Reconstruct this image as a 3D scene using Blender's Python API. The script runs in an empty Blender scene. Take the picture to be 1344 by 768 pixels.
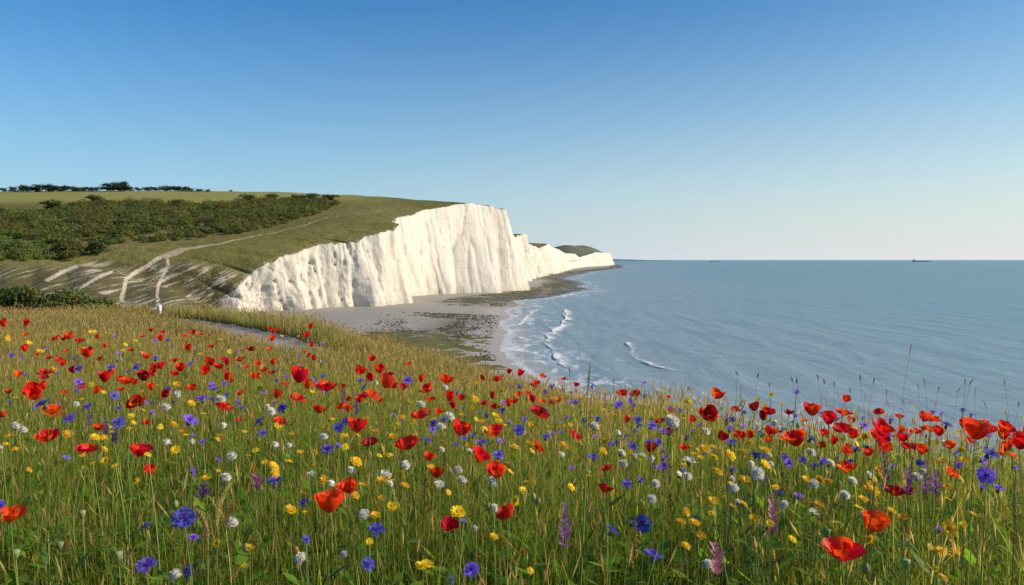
import bpy, math, random
import numpy as np
from mathutils import Vector, Matrix, Euler

random.seed(7)
rng = np.random.default_rng(11)
scene = bpy.context.scene
COL = scene.collection
F = 1008.0                      # focal length in photo pixels
PITCH = math.atan(43.0 / F)
EYE = 30.0                      # camera height above the sea

# ------------------------------------------------------------------ helpers
def tag(o, label=None, cat=None, group=None, kind=None):
    if label: o['label'] = label
    if cat: o['category'] = cat
    if group: o['group'] = group
    if kind: o['kind'] = kind
    return o

def empty(name, loc, rz=0.0):
    o = bpy.data.objects.new(name, None)
    o.empty_display_size = 0.1
    o.location = loc
    o.rotation_euler = (0, 0, rz)
    COL.objects.link(o)
    return o

def link(name, mesh, parent=None, loc=None, rot=None, scale=None):
    o = bpy.data.objects.new(name, mesh)
    COL.objects.link(o)
    if parent is not None: o.parent = parent
    if loc is not None: o.location = loc
    if rot is not None: o.rotation_euler = rot
    if scale is not None: o.scale = scale
    return o

def np_mesh(name, verts, quads=None, tris=None, mats=(), smooth=False, colors=None, floats=None):
    me = bpy.data.meshes.new(name)
    verts = np.asarray(verts, dtype=np.float32)
    nq = 0 if quads is None else len(quads)
    nt = 0 if tris is None else len(tris)
    loops, starts = [], []
    if nq:
        q = np.asarray(quads, dtype=np.int32); loops.append(q.ravel()); starts.append(np.arange(nq, dtype=np.int32) * 4)
    if nt:
        t = np.asarray(tris, dtype=np.int32); loops.append(t.ravel()); starts.append(nq * 4 + np.arange(nt, dtype=np.int32) * 3)
    loops = np.concatenate(loops); starts = np.concatenate(starts)
    me.vertices.add(len(verts)); me.vertices.foreach_set('co', verts.ravel())
    me.loops.add(len(loops)); me.loops.foreach_set('vertex_index', loops)
    me.polygons.add(nq + nt); me.polygons.foreach_set('loop_start', starts)
    if smooth: me.polygons.foreach_set('use_smooth', np.ones(nq + nt, dtype=bool))
    me.update(calc_edges=True)
    if colors is not None:
        a = me.attributes.new('tint', 'FLOAT_COLOR', 'POINT')
        c = np.ones((len(verts), 4), dtype=np.float32); c[:, :3] = colors
        a.data.foreach_set('color', c.ravel())
    for k, v in (floats or {}).items():
        a = me.attributes.new(k, 'FLOAT', 'POINT')
        a.data.foreach_set('value', np.asarray(v, dtype=np.float32).ravel())
    for m in mats: me.materials.append(m)
    return me

def grid_quads(nr, nc):
    i = np.arange(nr - 1)[:, None] * nc + np.arange(nc - 1)[None, :]
    i = i.ravel()
    return np.stack([i, i + 1, i + nc + 1, i + nc], axis=1)

class MB:
    """collects faces of one small mesh"""
    def __init__(s): s.v, s.f, s.m = [], [], []
    def add(s, vs, fs, mi=0):
        b = len(s.v); s.v += [tuple(p) for p in vs]
        for f in fs: s.f.append([b + i for i in f]); s.m.append(mi)
    def merge(s, other, mat=Matrix(), mi=None):
        b = len(s.v); s.v += [tuple(mat @ Vector(p)) for p in other.v]
        for f, m in zip(other.f, other.m): s.f.append([b + i for i in f]); s.m.append(m if mi is None else mi)
    def tube(s, pts, rads, n=6, mi=0, cap=True):
        vs, fs = [], []
        pts = [Vector(p) for p in pts]
        for k, p in enumerate(pts):
            d = (pts[min(k + 1, len(pts) - 1)] - pts[max(k - 1, 0)]).normalized()
            a = d.cross(Vector((0.3, 1, 0.1))).normalized(); b = d.cross(a)
            for j in range(n):
                t = 2 * math.pi * j / n
                vs.append(p + (a * math.cos(t) + b * math.sin(t)) * rads[k])
        for k in range(len(pts) - 1):
            for j in range(n):
                fs.append((k * n + j, k * n + (j + 1) % n, (k + 1) * n + (j + 1) % n, (k + 1) * n + j))
        if cap:
            fs.append(tuple((len(pts) - 1) * n + j for j in range(n)))
            fs.append(tuple(reversed(range(n))))
        s.add(vs, fs, mi)
    def box(s, c, d, mi=0):
        x, y, z = c; a, b, e = d[0] / 2, d[1] / 2, d[2] / 2
        vs = [(x + i * a, y + j * b, z + k * e) for i in (-1, 1) for j in (-1, 1) for k in (-1, 1)]
        s.add(vs, [(0, 1, 3, 2), (4, 6, 7, 5), (0, 4, 5, 1), (2, 3, 7, 6), (0, 2, 6, 4), (1, 5, 7, 3)], mi)
    def mesh(s, name, mats, smooth=True):
        me = bpy.data.meshes.new(name)
        me.from_pydata(s.v, [], s.f)
        for m in mats: me.materials.append(m)
        me.polygons.foreach_set('material_index', s.m)
        if smooth: me.polygons.foreach_set('use_smooth', [True] * len(s.f))
        me.update()
        return me

def _hash(ix, iy, seed):
    h = (ix.astype(np.int64) * 374761393 + iy.astype(np.int64) * 668265263 + seed * 974711) & 0xFFFFFFFF
    h = ((h ^ (h >> 13)) * 1274126177) & 0xFFFFFFFF
    h = h ^ (h >> 16)
    return (h & 0xFFFFFF) / float(0xFFFFFF)

def vnoise(x, y, seed=0):
    x = np.asarray(x, float); y = np.asarray(y, float); x, y = np.broadcast_arrays(x, y)
    ix = np.floor(x); iy = np.floor(y); fx = x - ix; fy = y - iy
    fx = fx * fx * (3 - 2 * fx); fy = fy * fy * (3 - 2 * fy)
    a = _hash(ix, iy, seed); b = _hash(ix + 1, iy, seed); c = _hash(ix, iy + 1, seed); d = _hash(ix + 1, iy + 1, seed)
    return (a * (1 - fx) + b * fx) * (1 - fy) + (c * (1 - fx) + d * fx) * fy

def fbm(x, y, seed=0, oct=4, gain=.5):
    s, a, t = 0, 1.0, 0
    for k in range(oct):
        s = s + a * vnoise(np.asarray(x) * 2 ** k + 17.3 * k, np.asarray(y) * 2 ** k - 9.1 * k, seed + k); t += a; a *= gain
    return s / t

def ray(px, py):
    """direction of a photo pixel with unit depth along +Y"""
    u = (px - 672.0) / F; v = (384.0 - py) / F
    y = math.cos(PITCH) + v * math.sin(PITCH); z = -math.sin(PITCH) + v * math.cos(PITCH)
    return u / y, z / y

def at_depth(px, py, Y):
    a, b = ray(px, py)
    return a * Y, Y, EYE + b * Y

def project(x, y, z):
    z -= EYE
    d = y * math.cos(PITCH) - z * math.sin(PITCH)
    u = y * math.sin(PITCH) + z * math.cos(PITCH)
    return 672 + F * x / d, 384 - F * u / d

# ------------------------------------------------------------------ materials
def new_mat(name):
    m = bpy.data.materials.new(name); m.use_nodes = True
    nt = m.node_tree; nt.nodes.clear()
    out = nt.nodes.new('ShaderNodeOutputMaterial')
    return m, nt, out

class NT:
    def __init__(s, nt): s.nt = nt
    def n(s, t, **kw):
        x = s.nt.nodes.new(t)
        for k, v in kw.items():
            if k.startswith('i_'):
                key = k[2:].replace('_', ' ')
                x.inputs[key].default_value = v
            else: setattr(x, k, v)
        return x
    def l(s, a, b): s.nt.links.new(a, b)
    def noise(s, vec=None, scale=1.0, detail=4, rough=.55, dist=0):
        x = s.n('ShaderNodeTexNoise'); x.inputs['Scale'].default_value = scale
        x.inputs['Detail'].default_value = detail; x.inputs['Roughness'].default_value = rough
        x.inputs['Distortion'].default_value = dist
        if vec is not None: s.l(vec, x.inputs['Vector'])
        return x.outputs['Fac']
    def mapping(s, vec, scale=(1, 1, 1), rot=(0, 0, 0)):
        x = s.n('ShaderNodeMapping'); x.inputs['Scale'].default_value = scale; x.inputs['Rotation'].default_value = rot
        s.l(vec, x.inputs['Vector']); return x.outputs['Vector']
    def ramp(s, fac, stops, interp='LINEAR'):
        x = s.n('ShaderNodeValToRGB'); x.color_ramp.interpolation = interp
        el = x.color_ramp.elements
        while len(el) < len(stops): el.new(0.5)
        for e, (p, c) in zip(el, stops):
            e.position = p; e.color = c if len(c) == 4 else (*c, 1)
        s.l(fac, x.inputs['Fac']); return x.outputs['Color']
    def mix(s, fac, a, b, blend='MIX'):
        x = s.n('ShaderNodeMix', data_type='RGBA', blend_type=blend)
        for val, sock in ((fac, x.inputs[0]), (a, x.inputs[6]), (b, x.inputs[7])):
            if hasattr(val, 'is_linked'): s.l(val, sock)
            elif isinstance(val, (int, float)): sock.default_value = val
            else: sock.default_value = (*val, 1) if len(val) == 3 else val
        return x.outputs[2]
    def math(s, op, a, b=0.0, clamp=False):
        x = s.n('ShaderNodeMath', operation=op, use_clamp=clamp)
        for val, sock in ((a, x.inputs[0]), (b, x.inputs[1])):
            if hasattr(val, 'is_linked'): s.l(val, sock)
            else: sock.default_value = val
        return x.outputs[0]
    def smooth(s, v, lo, hi):
        x = s.n('ShaderNodeMapRange', interpolation_type='SMOOTHSTEP')
        s.l(v, x.inputs['Value']); x.inputs['From Min'].default_value = lo; x.inputs['From Max'].default_value = hi
        return x.outputs['Result']
    def attr(s, name):
        x = s.n('ShaderNodeAttribute', attribute_name=name); return x
    def bump(s, h, strength=.5, dist=.1, normal=None):
        x = s.n('ShaderNodeBump'); x.inputs['Strength'].default_value = strength; x.inputs['Distance'].default_value = dist
        s.l(h, x.inputs['Height'])
        if normal is not None: s.l(normal, x.inputs['Normal'])
        return x.outputs['Normal']
    def pos(s): return s.n('ShaderNodeNewGeometry').outputs['Position']
    def bsdf(s, color, rough=.8, spec=.3, normal=None):
        x = s.n('ShaderNodeBsdfPrincipled')
        for val, key in ((color, 'Base Color'), (rough, 'Roughness')):
            if hasattr(val, 'is_linked'): s.l(val, x.inputs[key])
            elif isinstance(val, (int, float)): x.inputs[key].default_value = val
            else: x.inputs[key].default_value = (*val, 1)
        x.inputs['Specular IOR Level'].default_value = spec
        if normal is not None: s.l(normal, x.inputs['Normal'])
        return x.outputs['BSDF']

def leafy(name, color=None, trans=.35, rough=.55, spec=.25, vary=.25, use_tint=False, noise_scale=0, boost=1.35):
    """thin plant tissue: diffuse front plus light shining through"""
    m, nt, out = new_mat(name); g = NT(nt)
    if use_tint: c = g.attr('tint').outputs['Color']
    else:
        rnd = g.n('ShaderNodeObjectInfo').outputs['Random']
        h = g.n('ShaderNodeHueSaturation'); h.inputs['Color'].default_value = (*color, 1)
        g.l(g.math('ADD', g.math('MULTIPLY', rnd, vary * .12), .5 - vary * .06), h.inputs['Hue'])
        g.l(g.math('ADD', g.math('MULTIPLY', rnd, vary * 1.6), 1 - vary * .8), h.inputs['Value'])
        c = h.outputs['Color']
    if noise_scale:
        tc = g.n('ShaderNodeTexCoord').outputs['Object']
        nz = g.noise(tc, noise_scale, 3)
        c = g.mix(g.smooth(nz, .3, .75), c, g.mix(1, c, (.55, .5, .5), 'MULTIPLY'))
    p = g.bsdf(c, rough, spec)
    t = g.n('ShaderNodeBsdfTranslucent')
    mul = g.n('ShaderNodeMix', data_type='RGBA', blend_type='MULTIPLY'); mul.inputs[0].default_value = 1
    g.l(c, mul.inputs[6]); mul.inputs[7].default_value = (boost, boost, boost * .8, 1)
    g.l(mul.outputs[2], t.inputs['Color'])
    mx = g.n('ShaderNodeMixShader'); mx.inputs[0].default_value = trans
    g.l(p, mx.inputs[1]); g.l(t.outputs[0], mx.inputs[2]); g.l(mx.outputs[0], out.inputs['Surface'])
    return m

def plain(name, color, rough=.7, spec=.3, nscale=3.0, amount=.35):
    m, nt, out = new_mat(name); g = NT(nt)
    tc = g.n('ShaderNodeTexCoord').outputs['Object']
    nz = g.noise(tc, nscale, 5)
    c = g.mix(nz, tuple(x * (1 - amount) for x in color), tuple(min(1, x * (1 + amount)) for x in color))
    g.l(g.bsdf(c, rough, spec), out.inputs['Surface'])
    return m

M_grass = leafy('grass_blades', trans=.48, use_tint=True, rough=.5, spec=.2, boost=1.65)
M_foliage = leafy('shrub_leaves', trans=.2, use_tint=True, rough=.6, spec=.15)
M_stem = leafy('flower_stems', (.19, .24, .05), trans=.15, vary=.45)
M_leaf = leafy('flower_leaves', (.09, .15, .035), trans=.35, vary=.4)
M_poppy = leafy('poppy_petals', (.95, .038, .014), trans=.42, rough=.5, spec=.22, vary=.22, noise_scale=18, boost=1.25)
M_poppy_dk = leafy('poppy_petals_crimson', (.55, .010, .014), trans=.2, rough=.55, spec=.15, vary=.2, noise_scale=20)
M_poppy_or = leafy('poppy_petals_orange', (.88, .085, .012), trans=.42, rough=.5, spec=.2, vary=.22, noise_scale=18)
M_pod = plain('poppy_centre', (.03, .035, .018), nscale=300, amount=.7)
M_podgreen = leafy('seed_pods', (.22, .27, .10), trans=.05, vary=.4)
M_corn = leafy('cornflower_florets', (.24, .17, .84), trans=.30, rough=.55, spec=.15, vary=.55, noise_scale=60)
M_corn2 = leafy('cornflower_inner', (.25, .06, .50), trans=.2, vary=.4)
M_calyx = plain('flower_calyx', (.09, .11, .04), nscale=250, amount=.5)
M_yel = leafy('yellow_rays', (.90, .60, .02), trans=.38, rough=.5, spec=.2, vary=.30, noise_scale=40)
M_disc = plain('flower_discs', (.60, .30, .015), nscale=500, amount=.45)
M_white = leafy('white_petals', (.90, .89, .82), trans=.35, rough=.6, spec=.15, vary=.10, noise_scale=70)
M_sage = leafy('purple_florets', (.27, .13, .34), trans=.3, vary=.5, noise_scale=60)
M_pink = leafy('pink_florets', (.46, .17, .31), trans=.25, vary=.4, noise_scale=60)
M_straw = leafy('ripe_grass_ears', (.62, .46, .18), trans=.35, vary=.35, noise_scale=120)
M_rust = leafy('rusty_seed_stalks', (.28, .13, .06), trans=.12, vary=.4, noise_scale=90)
M_greenear = leafy('green_grass_ears', (.17, .19, .07), trans=.3, vary=.4, noise_scale=120)
M_darkear = leafy('dark_grass_ears', (.20, .18, .10), trans=.35, vary=.4, noise_scale=120)
M_bark = plain('bark', (.09, .07, .05), nscale=1.2)

# ------------------------------------------------------------------ terrain functions
A_px = np.array([-300, 0, 230, 400, 500, 650, 800, 1000, 1344, 1700.])
A_al = np.array([.060, .060, .062, .072, .098, .135, .165, .182, .205, .22])
A_ye = np.array([45, 45, 38, 30, 20, 13, 8.5, 5.2, 3.9, 3.4])
A_g = np.array([.45, .45, .42, .40, .38, .36, .42, .52, .58, .6])
SH_Y = np.array([20, 60, 100, 130, 160, 169, 203, 227, 261, 356, 465, 560, 623, 785, 1025, 1210, 1890, 2880, 3400, 4400.])
SH_X = np.array([95, 82, 60, 42, 26, 11, 2, -2, -6, -4, -4, 1, 32.8, 74, 91.5, 79, 187, 420, 480, 640.])
def shore(Y): return np.interp(Y, SH_Y, SH_X)

def meadow_drop(X, Y):
    X = np.asarray(X, float); Y = np.asarray(Y, float)
    yp = np.maximum(Y, .8)
    px = np.clip(672 + F * X / yp, -300, 1700)
    al = np.interp(px, A_px, A_al); ye = np.interp(px, A_px, A_ye); g = np.interp(px, A_px, A_g)
    de = al * ye + g
    e = np.maximum(0, Y - ye)
    d = 1.22 + (de - 1.22) * np.clip((Y - 2.5) / (ye - 2.5), 0, 1)
    d = d + al * e + .36 * (np.sqrt(e * e + 2.2 ** 2) - 2.2)
    d = d + (fbm(X * .35, Y * .35, 5, 3) - .5) * .14 * np.clip(Y / 4, 0, 1)
    return d

def meadow_z(X, Y):
    z = EYE - meadow_drop(X, Y)
    fl = np.clip(.045 * (shore(Y) - np.asarray(X, float)), -1.5, 2.0)
    return np.maximum(z, fl)

def meadow_ground(px, py, h):
    """where the ray of a photo pixel meets the meadow surface raised by h"""
    a, b = ray(px, py)
    ys = np.linspace(.9, 60, 2400)
    gap = EYE + b * ys - (meadow_z(a * ys, ys) + h)
    k = np.where(gap < 0)[0]
    if len(k) == 0:
        k = [int(np.argmin(gap))]
    y = ys[k[0]]
    return a * y, y, float(meadow_z(a * y, y))

# the footpath that winds over the meadow
PATH = [meadow_ground(p, q, 0)[:2] for p, q in ((470, 478), (420, 468), (378, 455), (345, 443), (312, 434), (282, 428), (262, 424.5))]
PATH += [(PATH[-1][0] - 3.0, PATH[-1][1] + 3.0), (PATH[-1][0] - 6.0, PATH[-1][1] + 6.2)]
PATH = np.array(PATH)
def path_dist(X, Y):
    """distance to the footpath's centre line and side (positive: seaward)"""
    X = np.asarray(X, float); Y = np.asarray(Y, float)
    best = np.full(X.shape, 1e9); side = np.zeros(X.shape)
    for (x0, y0), (x1, y1) in zip(PATH[:-1], PATH[1:]):
        dx, dy = x1 - x0, y1 - y0; L2 = dx * dx + dy * dy
        t = np.clip(((X - x0) * dx + (Y - y0) * dy) / L2, 0, 1)
        ex = X - (x0 + t * dx); ey = Y - (y0 + t * dy)
        d = np.hypot(ex, ey); s = dx * ey - dy * ex
        m = d < best; best = np.where(m, d, best); side = np.where(m, s, side)
    return best, side

# ------------------------------------------------------------------ meadow ground
def build_meadow():
    ys = np.concatenate([np.linspace(-8, 12, 70), np.linspace(12.4, 60, 110), np.linspace(62, 300, 60)])
    xs = np.concatenate([-np.geomspace(420, 14, 40), np.linspace(-13.5, 13.5, 120), np.geomspace(14, 200, 36)])
    Xg, Yg = np.meshgrid(xs, ys)
    Zg = meadow_z(Xg, Yg)
    d, s = path_dist(Xg, Yg)
    pm = np.clip(1 - (d - .6) / .5, 0, 1) * (Yg < 60)
    Zg = Zg - .10 * pm
    m, nt, out = new_mat('meadow_soil'); g = NT(nt)
    p = g.pos()
    n1 = g.noise(p, .6, 5); n2 = g.noise(p, 9, 4)
    c = g.mix(g.attr('turf').outputs['Fac'], g.mix(n1, (.050, .052, .016), (.10, .088, .030)), g.mix(n1, (.15, .15, .045), (.24, .21, .08)))
    c = g.mix(g.smooth(n2, .35, .7), g.mix(1, c, (.45, .45, .4), 'MULTIPLY'), c)
    g.l(g.bsdf(c, .95, .1, g.bump(n2, .8, .05)), out.inputs['Surface'])
    me = np_mesh('meadow', np.stack([Xg, Yg, Zg], -1).reshape(-1, 3), grid_quads(len(ys), len(xs)), mats=[m], smooth=True,
                 floats={'turf': np.clip((Yg - np.interp(np.clip(672 + F * Xg / np.maximum(Yg, .8), -300, 1700), A_px, A_ye) * 1.15) / 3, 0, 1)})
    tag(link('ground', me), kind='structure')
    # the trodden path itself, laid a little above the soil
    pts = []
    for (x0, y0), (x1, y1) in zip(PATH[:-1], PATH[1:]):
        for t in np.linspace(0, 1, 24, endpoint=False): pts.append((x0 + (x1 - x0) * t, y0 + (y1 - y0) * t))
    pts = np.array(pts)
    k = np.ones(15) / 15
    pad = np.pad(pts, ((7, 7), (0, 0)), mode='edge')
    pts = np.stack([np.convolve(pad[:, i], k, 'valid') for i in (0, 1)], 1)
    tan = np.gradient(pts, axis=0); tan /= np.linalg.norm(tan, axis=1)[:, None]
    nor = np.stack([-tan[:, 1], tan[:, 0]], 1)
    ws = np.linspace(-1, 1, 17)
    wid = .78 + .18 * (fbm(np.arange(len(pts)) * .12, 0 * pts[:, 0], 3) - .5)
    P = pts[:, None, :] + nor[:, None, :] * (ws[None, :, None] * wid[:, None, None])
    Z = meadow_z(P[..., 0], P[..., 1]) - .10 * np.clip(1 - (np.abs(ws) * .95 - .6) / .5, 0, 1)[None, :] + .035 + (fbm(P[..., 0] * 3, P[..., 1] * 3, 8) - .5) * .05
    m, nt, out = new_mat('trodden_chalk'); g = NT(nt); p = g.pos()
    n1 = g.noise(p, 1.3, 5); n2 = g.noise(p, 22, 4)
    c = g.mix(g.smooth(n1, .3, .7), (.25, .215, .185), (.37, .33, .295))
    c = g.mix(g.smooth(n2, .55, .75), c, (.22, .18, .13))
    g.l(g.bsdf(c, .9, .15, g.bump(n2, .7, .03)), out.inputs['Surface'])
    me = np_mesh('path', np.concatenate([P, Z[..., None]], -1).reshape(-1, 3), grid_quads(len(pts), 17), mats=[m], smooth=True)
    tag(link('path', me), kind='structure')
build_meadow()

# ------------------------------------------------------------------ coast: cliff, downland, beach, sea
#   cliff top: photo x, y and depth | cliff foot: photo x and depth
ST = [(262, 412, 386, 262, 384), (285, 409, 393, 288, 391), (305, 382, 396, 310, 396), (339, 352, 405, 345, 408), (366, 338, 415, 375, 420),
      (395, 329, 428, 402, 430), (420, 320, 440, 428, 438), (464, 318, 452, 474, 448), (491, 309, 462, 517, 463), (514, 300, 485, 521, 485),
      (521, 295, 505, 521, 510), (512, 291, 538, 522, 545), (522, 287, 565, 540, 585), (552, 277, 620, 569, 612), (590, 270, 655, 600, 625),
      (617, 267, 680, 628, 640), (644, 270, 695, 655, 650), (660, 275, 705, 673, 690), (667, 284, 740, 685, 760), (669, 300, 820, 690, 850),
      (677, 313, 900, 692, 950), (691, 306, 1000, 698, 1080), (694, 319, 1110, 707, 1200), (708, 326, 1300, 718, 1400), (720, 320, 1500, 730, 1600),
      (729, 326, 1800, 739, 1850), (742, 332, 2200, 752, 2400), (755, 333, 2700, 765, 2800), (760, 338, 2950, 771, 3000), (783, 331, 3500, 795, 3500),
      (801, 333, 4200, 803, 4200), (802, 339, 4400, 804, 4420)]
T = np.array([at_depth(a, b, c) for a, b, c, _, _ in ST])
B = np.array([((d - 672) / F * e, e, 1.6) for *_, d, e in ST])
def densify(A, n_per=None):
    mid = A
    seg = np.linalg.norm(np.diff(mid[:, :2], axis=0), axis=1) / (.5 * (mid[1:, 1] + mid[:-1, 1]))
    return seg
sT = densify(T); sB = densify(B)
wt = np.maximum(.6 * (sT + sB), .035)
cum = np.concatenate([[0], np.cumsum(wt)])
NS = 1300
u = np.linspace(0, cum[-1], NS)
def smooth_interp(u, cum, A):
    r = np.stack([np.interp(u, cum, A[:, i]) for i in range(A.shape[1])], 1)
    k = np.hanning(15); k /= k.sum()
    pad = np.pad(r, ((7, 7), (0, 0)), mode='edge')
    return np.stack([np.convolve(pad[:, i], k, 'valid') for i in range(A.shape[1])], 1)
top = smooth_interp(u, cum, T); base = smooth_interp(u, cum, B)
arc = np.concatenate([[0], np.cumsum(np.linalg.norm(np.diff((top[:, :2] + base[:, :2]) / 2, axis=0), axis=1))])
tanv = np.gradient(base[:, :2] * .6 + top[:, :2] * .4, axis=0); tanv /= np.linalg.norm(tanv, axis=1)[:, None] + 1e-9
k = np.hanning(81); k /= k.sum()
tanv = np.stack([np.convolve(np.pad(tanv[:, i], 40, mode='edge'), k, 'valid') for i in (0, 1)], 1)
tanv /= np.linalg.norm(tanv, axis=1)[:, None]
seaward = np.stack([tanv[:, 1], -tanv[:, 0]], 1)        # points towards the sea
far_k = np.clip(top[:, 1] / 700, .7, 4)

def flute(zrel):
    """how far the chalk stands out from the mean cliff face, in metres; zrel 0 foot .. 1 brow"""
    a = arc / far_k
    a = a + 16 * (fbm(a * .018, a * 0, 33, 2) - .5)
    wob = 4.0 * (fbm(a * .05, zrel * 2.2 + a * 0, 31, 3) - .5)
    big = fbm((a + wob) * .042, zrel * .5, 21, 3) - .5
    msk = np.clip(fbm(a * .03, zrel * .7, 35, 2) * 2.6 - .8, 0, 1)
    rib = (1 - np.abs(2 * vnoise((a + wob) * .085, zrel * .8, 22) - 1)) ** .7
    crk = (1 - np.abs(2 * vnoise((a + wob * 1.5) * .16, zrel * .9, 23) - 1)) ** 14
    med = fbm((a + wob) * .22, zrel * 2.6, 24, 4) - .5
    fin = fbm((a + wob * .6) * .9, zrel * 14, 26, 3) - .5
    led = fbm(a * .10, zrel * 9, 28, 3) - .5
    lean = (1 - zrel) ** 2.2
    d = 17.0 * big * (1.1 - .5 * zrel) + 3.4 * msk * (rib - .5) * (1.15 - .6 * zrel) - 3.2 * crk * (1 - .4 * msk) + 2.6 * med + .9 * fin + 1.3 * led
    # the butresses with hollows between them at the tall headland
    w = np.exp(-((top[:, 1] - 705) / 75.0) ** 2)
    d = d + w * 17.0 * np.clip(1.02 - zrel * 1.15, 0, 1) * (np.abs(np.sin(a * .085 + .5)) ** .8 - .6)
    d = d + 2.0 * lean
    return d * np.clip(far_k, 1, 1.6) * np.clip((top[:, 2] - 3) / 14, 0.05, 1)

NTZ = 74
rows = []
zr = np.linspace(0, 1, NTZ)
edge_rag = (fbm(arc * .22 / far_k, arc * 0, 41, 4) - .5) * 3.2 * np.clip((top[:, 2] - 6) / 12, 0, 1)
for z in zr:
    fl = flute(np.full(NS, z))
    xy = base[:, :2] * (1 - z) + top[:, :2] * z + seaward * fl[:, None]
    Z = base[:, 2] * (1 - z) + (top[:, 2] + edge_rag) * z
    # a scree skirt at the foot
    rows.append(np.column_stack([xy, Z - (0.8 if z == 0 else 0)]))
cl = np.stack(rows, 0)                                   # NTZ x NS x 3
top_edge = cl[-1].copy()
aa = np.broadcast_to(arc / far_k, (NTZ, NS)); zz = np.broadcast_to(zr[:, None], (NTZ, NS))
farm = np.broadcast_to(np.clip((top[:, 1] - 600) / 3200, 0, 1), (NTZ, NS))

m_chalk, nt, out = new_mat('chalk'); g = NT(nt)
sx = g.attr('along').outputs['Fac']; sz = g.attr('rise').outputs['Fac']; fr = g.attr('far').outputs['Fac']
cv = g.n('ShaderNodeCombineXYZ'); g.l(sx, cv.inputs[0]); g.l(sz, cv.inputs[1])
v = cv.outputs[0]
st1 = g.noise(g.mapping(v, (.22, 1.3, 1)), 1, 6, .6, .4)
st2 = g.noise(g.mapping(v, (.75, 2.4, 1)), 1, 6, .65, .3)
st4 = g.noise(g.mapping(v, (.075, .9, 1)), 1, 7, .62, .5)
st3 = g.noise(g.mapping(v, (.05, .5, 1)), 1, 3)
fine = g.noise(g.pos(), .55, 7, .65)
gr = g.noise(g.pos(), 2.2, 4, .7)
band = g.noise(g.mapping(v, (.02, 34, 1)), 1, 3, .5, .15)
c = g.mix(fine, (.54, .488, .418), (.71, .665, .59))
stain = g.math('MULTIPLY', g.smooth(st2, .50, .74), g.smooth(st3, .36, .62))
c = g.mix(g.math('MULTIPLY', stain, .75), c, (.30, .225, .15))
c = g.mix(g.math('MULTIPLY', g.smooth(st4, .50, .72), .55), c, (.40, .325, .24))
stain2 = g.math('MULTIPLY', g.smooth(st1, .53, .74), .55)
c = g.mix(stain2, c, (.38, .31, .23))
c = g.mix(g.math('MULTIPLY', g.smooth(band, .60, .70), .30), c, (.40, .36, .31))
toe = g.math('MULTIPLY', g.math('SUBTRACT', 1.0, g.smooth(sz, .01, .11)), g.smooth(st1, .38, .6))
c = g.mix(g.math('MULTIPLY', toe, .45), c, (.22, .21, .12))
c = g.mix(g.math('MULTIPLY', fr, .45), c, (.60, .52, .46))  # distance haze painted into the chalk colour of the far cliffs
hgt = g.math('ADD', g.math('MULTIPLY', fine, .6), g.math('MULTIPLY', st2, .8))
g.l(g.bsdf(c, .95, .1, g.bump(hgt, .8, 1.0)), out.inputs['Surface'])
me = np_mesh('cliff', cl.reshape(-1, 3), grid_quads(NTZ, NS), mats=[m_chalk], smooth=True,
             floats={'along': aa, 'rise': zz, 'far': farm})
tag(link('cliff', me), kind='structure')

# downland: from the cliff brow inland
PY = np.array([200, 270, 300, 335, 352, 368, 400, 450, 500, 600, 700, 800, 880, 1000, 1300, 6000.])
PZ = np.array([1.5, 4, 10, 19, 27, 33, 38, 48.5, 57, 72, 85.5, 98, 108.5, 108, 90, 60.])
def hill_profile(X, Y):
    z = np.interp(Y, PY, PZ)
    yc = np.interp(X, [-350, -160, -75, -40, 60], [880, 790, 710, 690, 680])
    zc = np.interp(yc, PY, PZ)
    over = np.maximum(0, Y - yc)
    zz = np.where(Y > yc, zc - .00045 * over ** 2 / (1 + over * .004), z)
    return np.where(Y > yc, np.maximum(zz, 34), zz)
def land_z(X, Y, xe, ze):
    d = np.maximum(0, xe - X)
    zi = hill_profile(X, Y)
    yc_ = np.interp(X, [-350, -160, -75, -40, 60], [880, 790, 710, 690, 680])
    w_far = np.clip((Y - np.maximum(yc_ + 50, 760)) / 160, 0, 1)
    roll = ze + 6 * (1 - np.exp(-d / 120)) + 3 * (fbm(X * .004, Y * .003, 77, 2) - .5)
    hump = 40 * np.exp(-((X - 395) / 110) ** 2 - ((Y - 4050) / 420) ** 2) + 30 * np.exp(-((X - 260) / 90) ** 2 - ((Y - 3600) / 420) ** 2)
    roll = roll + hump * (1 - np.exp(-d / 45))
    zi = zi * (1 - w_far) + np.minimum(roll, np.where(X < -60, 120, 400)) * w_far
    z = zi + (ze - zi) * np.exp(-d / 42)
    z = z + (fbm(X * .02, Y * .02, 61, 3) - .5) * 3.0 * (1 - np.exp(-d / 30)) * np.clip((Y - 280) / 60, 0, 1)
    return z
pre_y = np.linspace(205, top_edge[0, 1] - .8, 150)
pre_x = np.interp(pre_y, [205, 330, top_edge[0, 1]], [-70, -100, top_edge[0, 0]])
pre = np.column_stack([pre_x, pre_y, np.full(150, 2.0)])
edge = np.concatenate([pre, top_edge], 0)
ysm = np.maximum.accumulate(edge[:, 1]); kk = np.hanning(41); kk /= kk.sum()
ysm = np.convolve(np.pad(ysm, 20, mode='edge'), kk, 'valid')
off = np.concatenate([[0], np.geomspace(.6, 1400, 300)])
mixw = np.clip(off / 30, 0, 1)
LX = edge[:, 0][:, None] - off[None, :]
LY = edge[:, 1][:, None] * (1 - mixw)[None, :] + ysm[:, None] * mixw[None, :]
LZ = land_z(LX, LY, edge[:, 0][:, None], edge[:, 2][:, None])
bankm = np.clip((LY - 272) / 20, 0, 1) * np.clip((405 - LY) / 8, 0, 1) * np.clip((29.5 + 5 * (fbm(LX * .05, LY * .05, 67, 3) - .5) - LZ) / 3.0, 0, 1)
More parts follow.
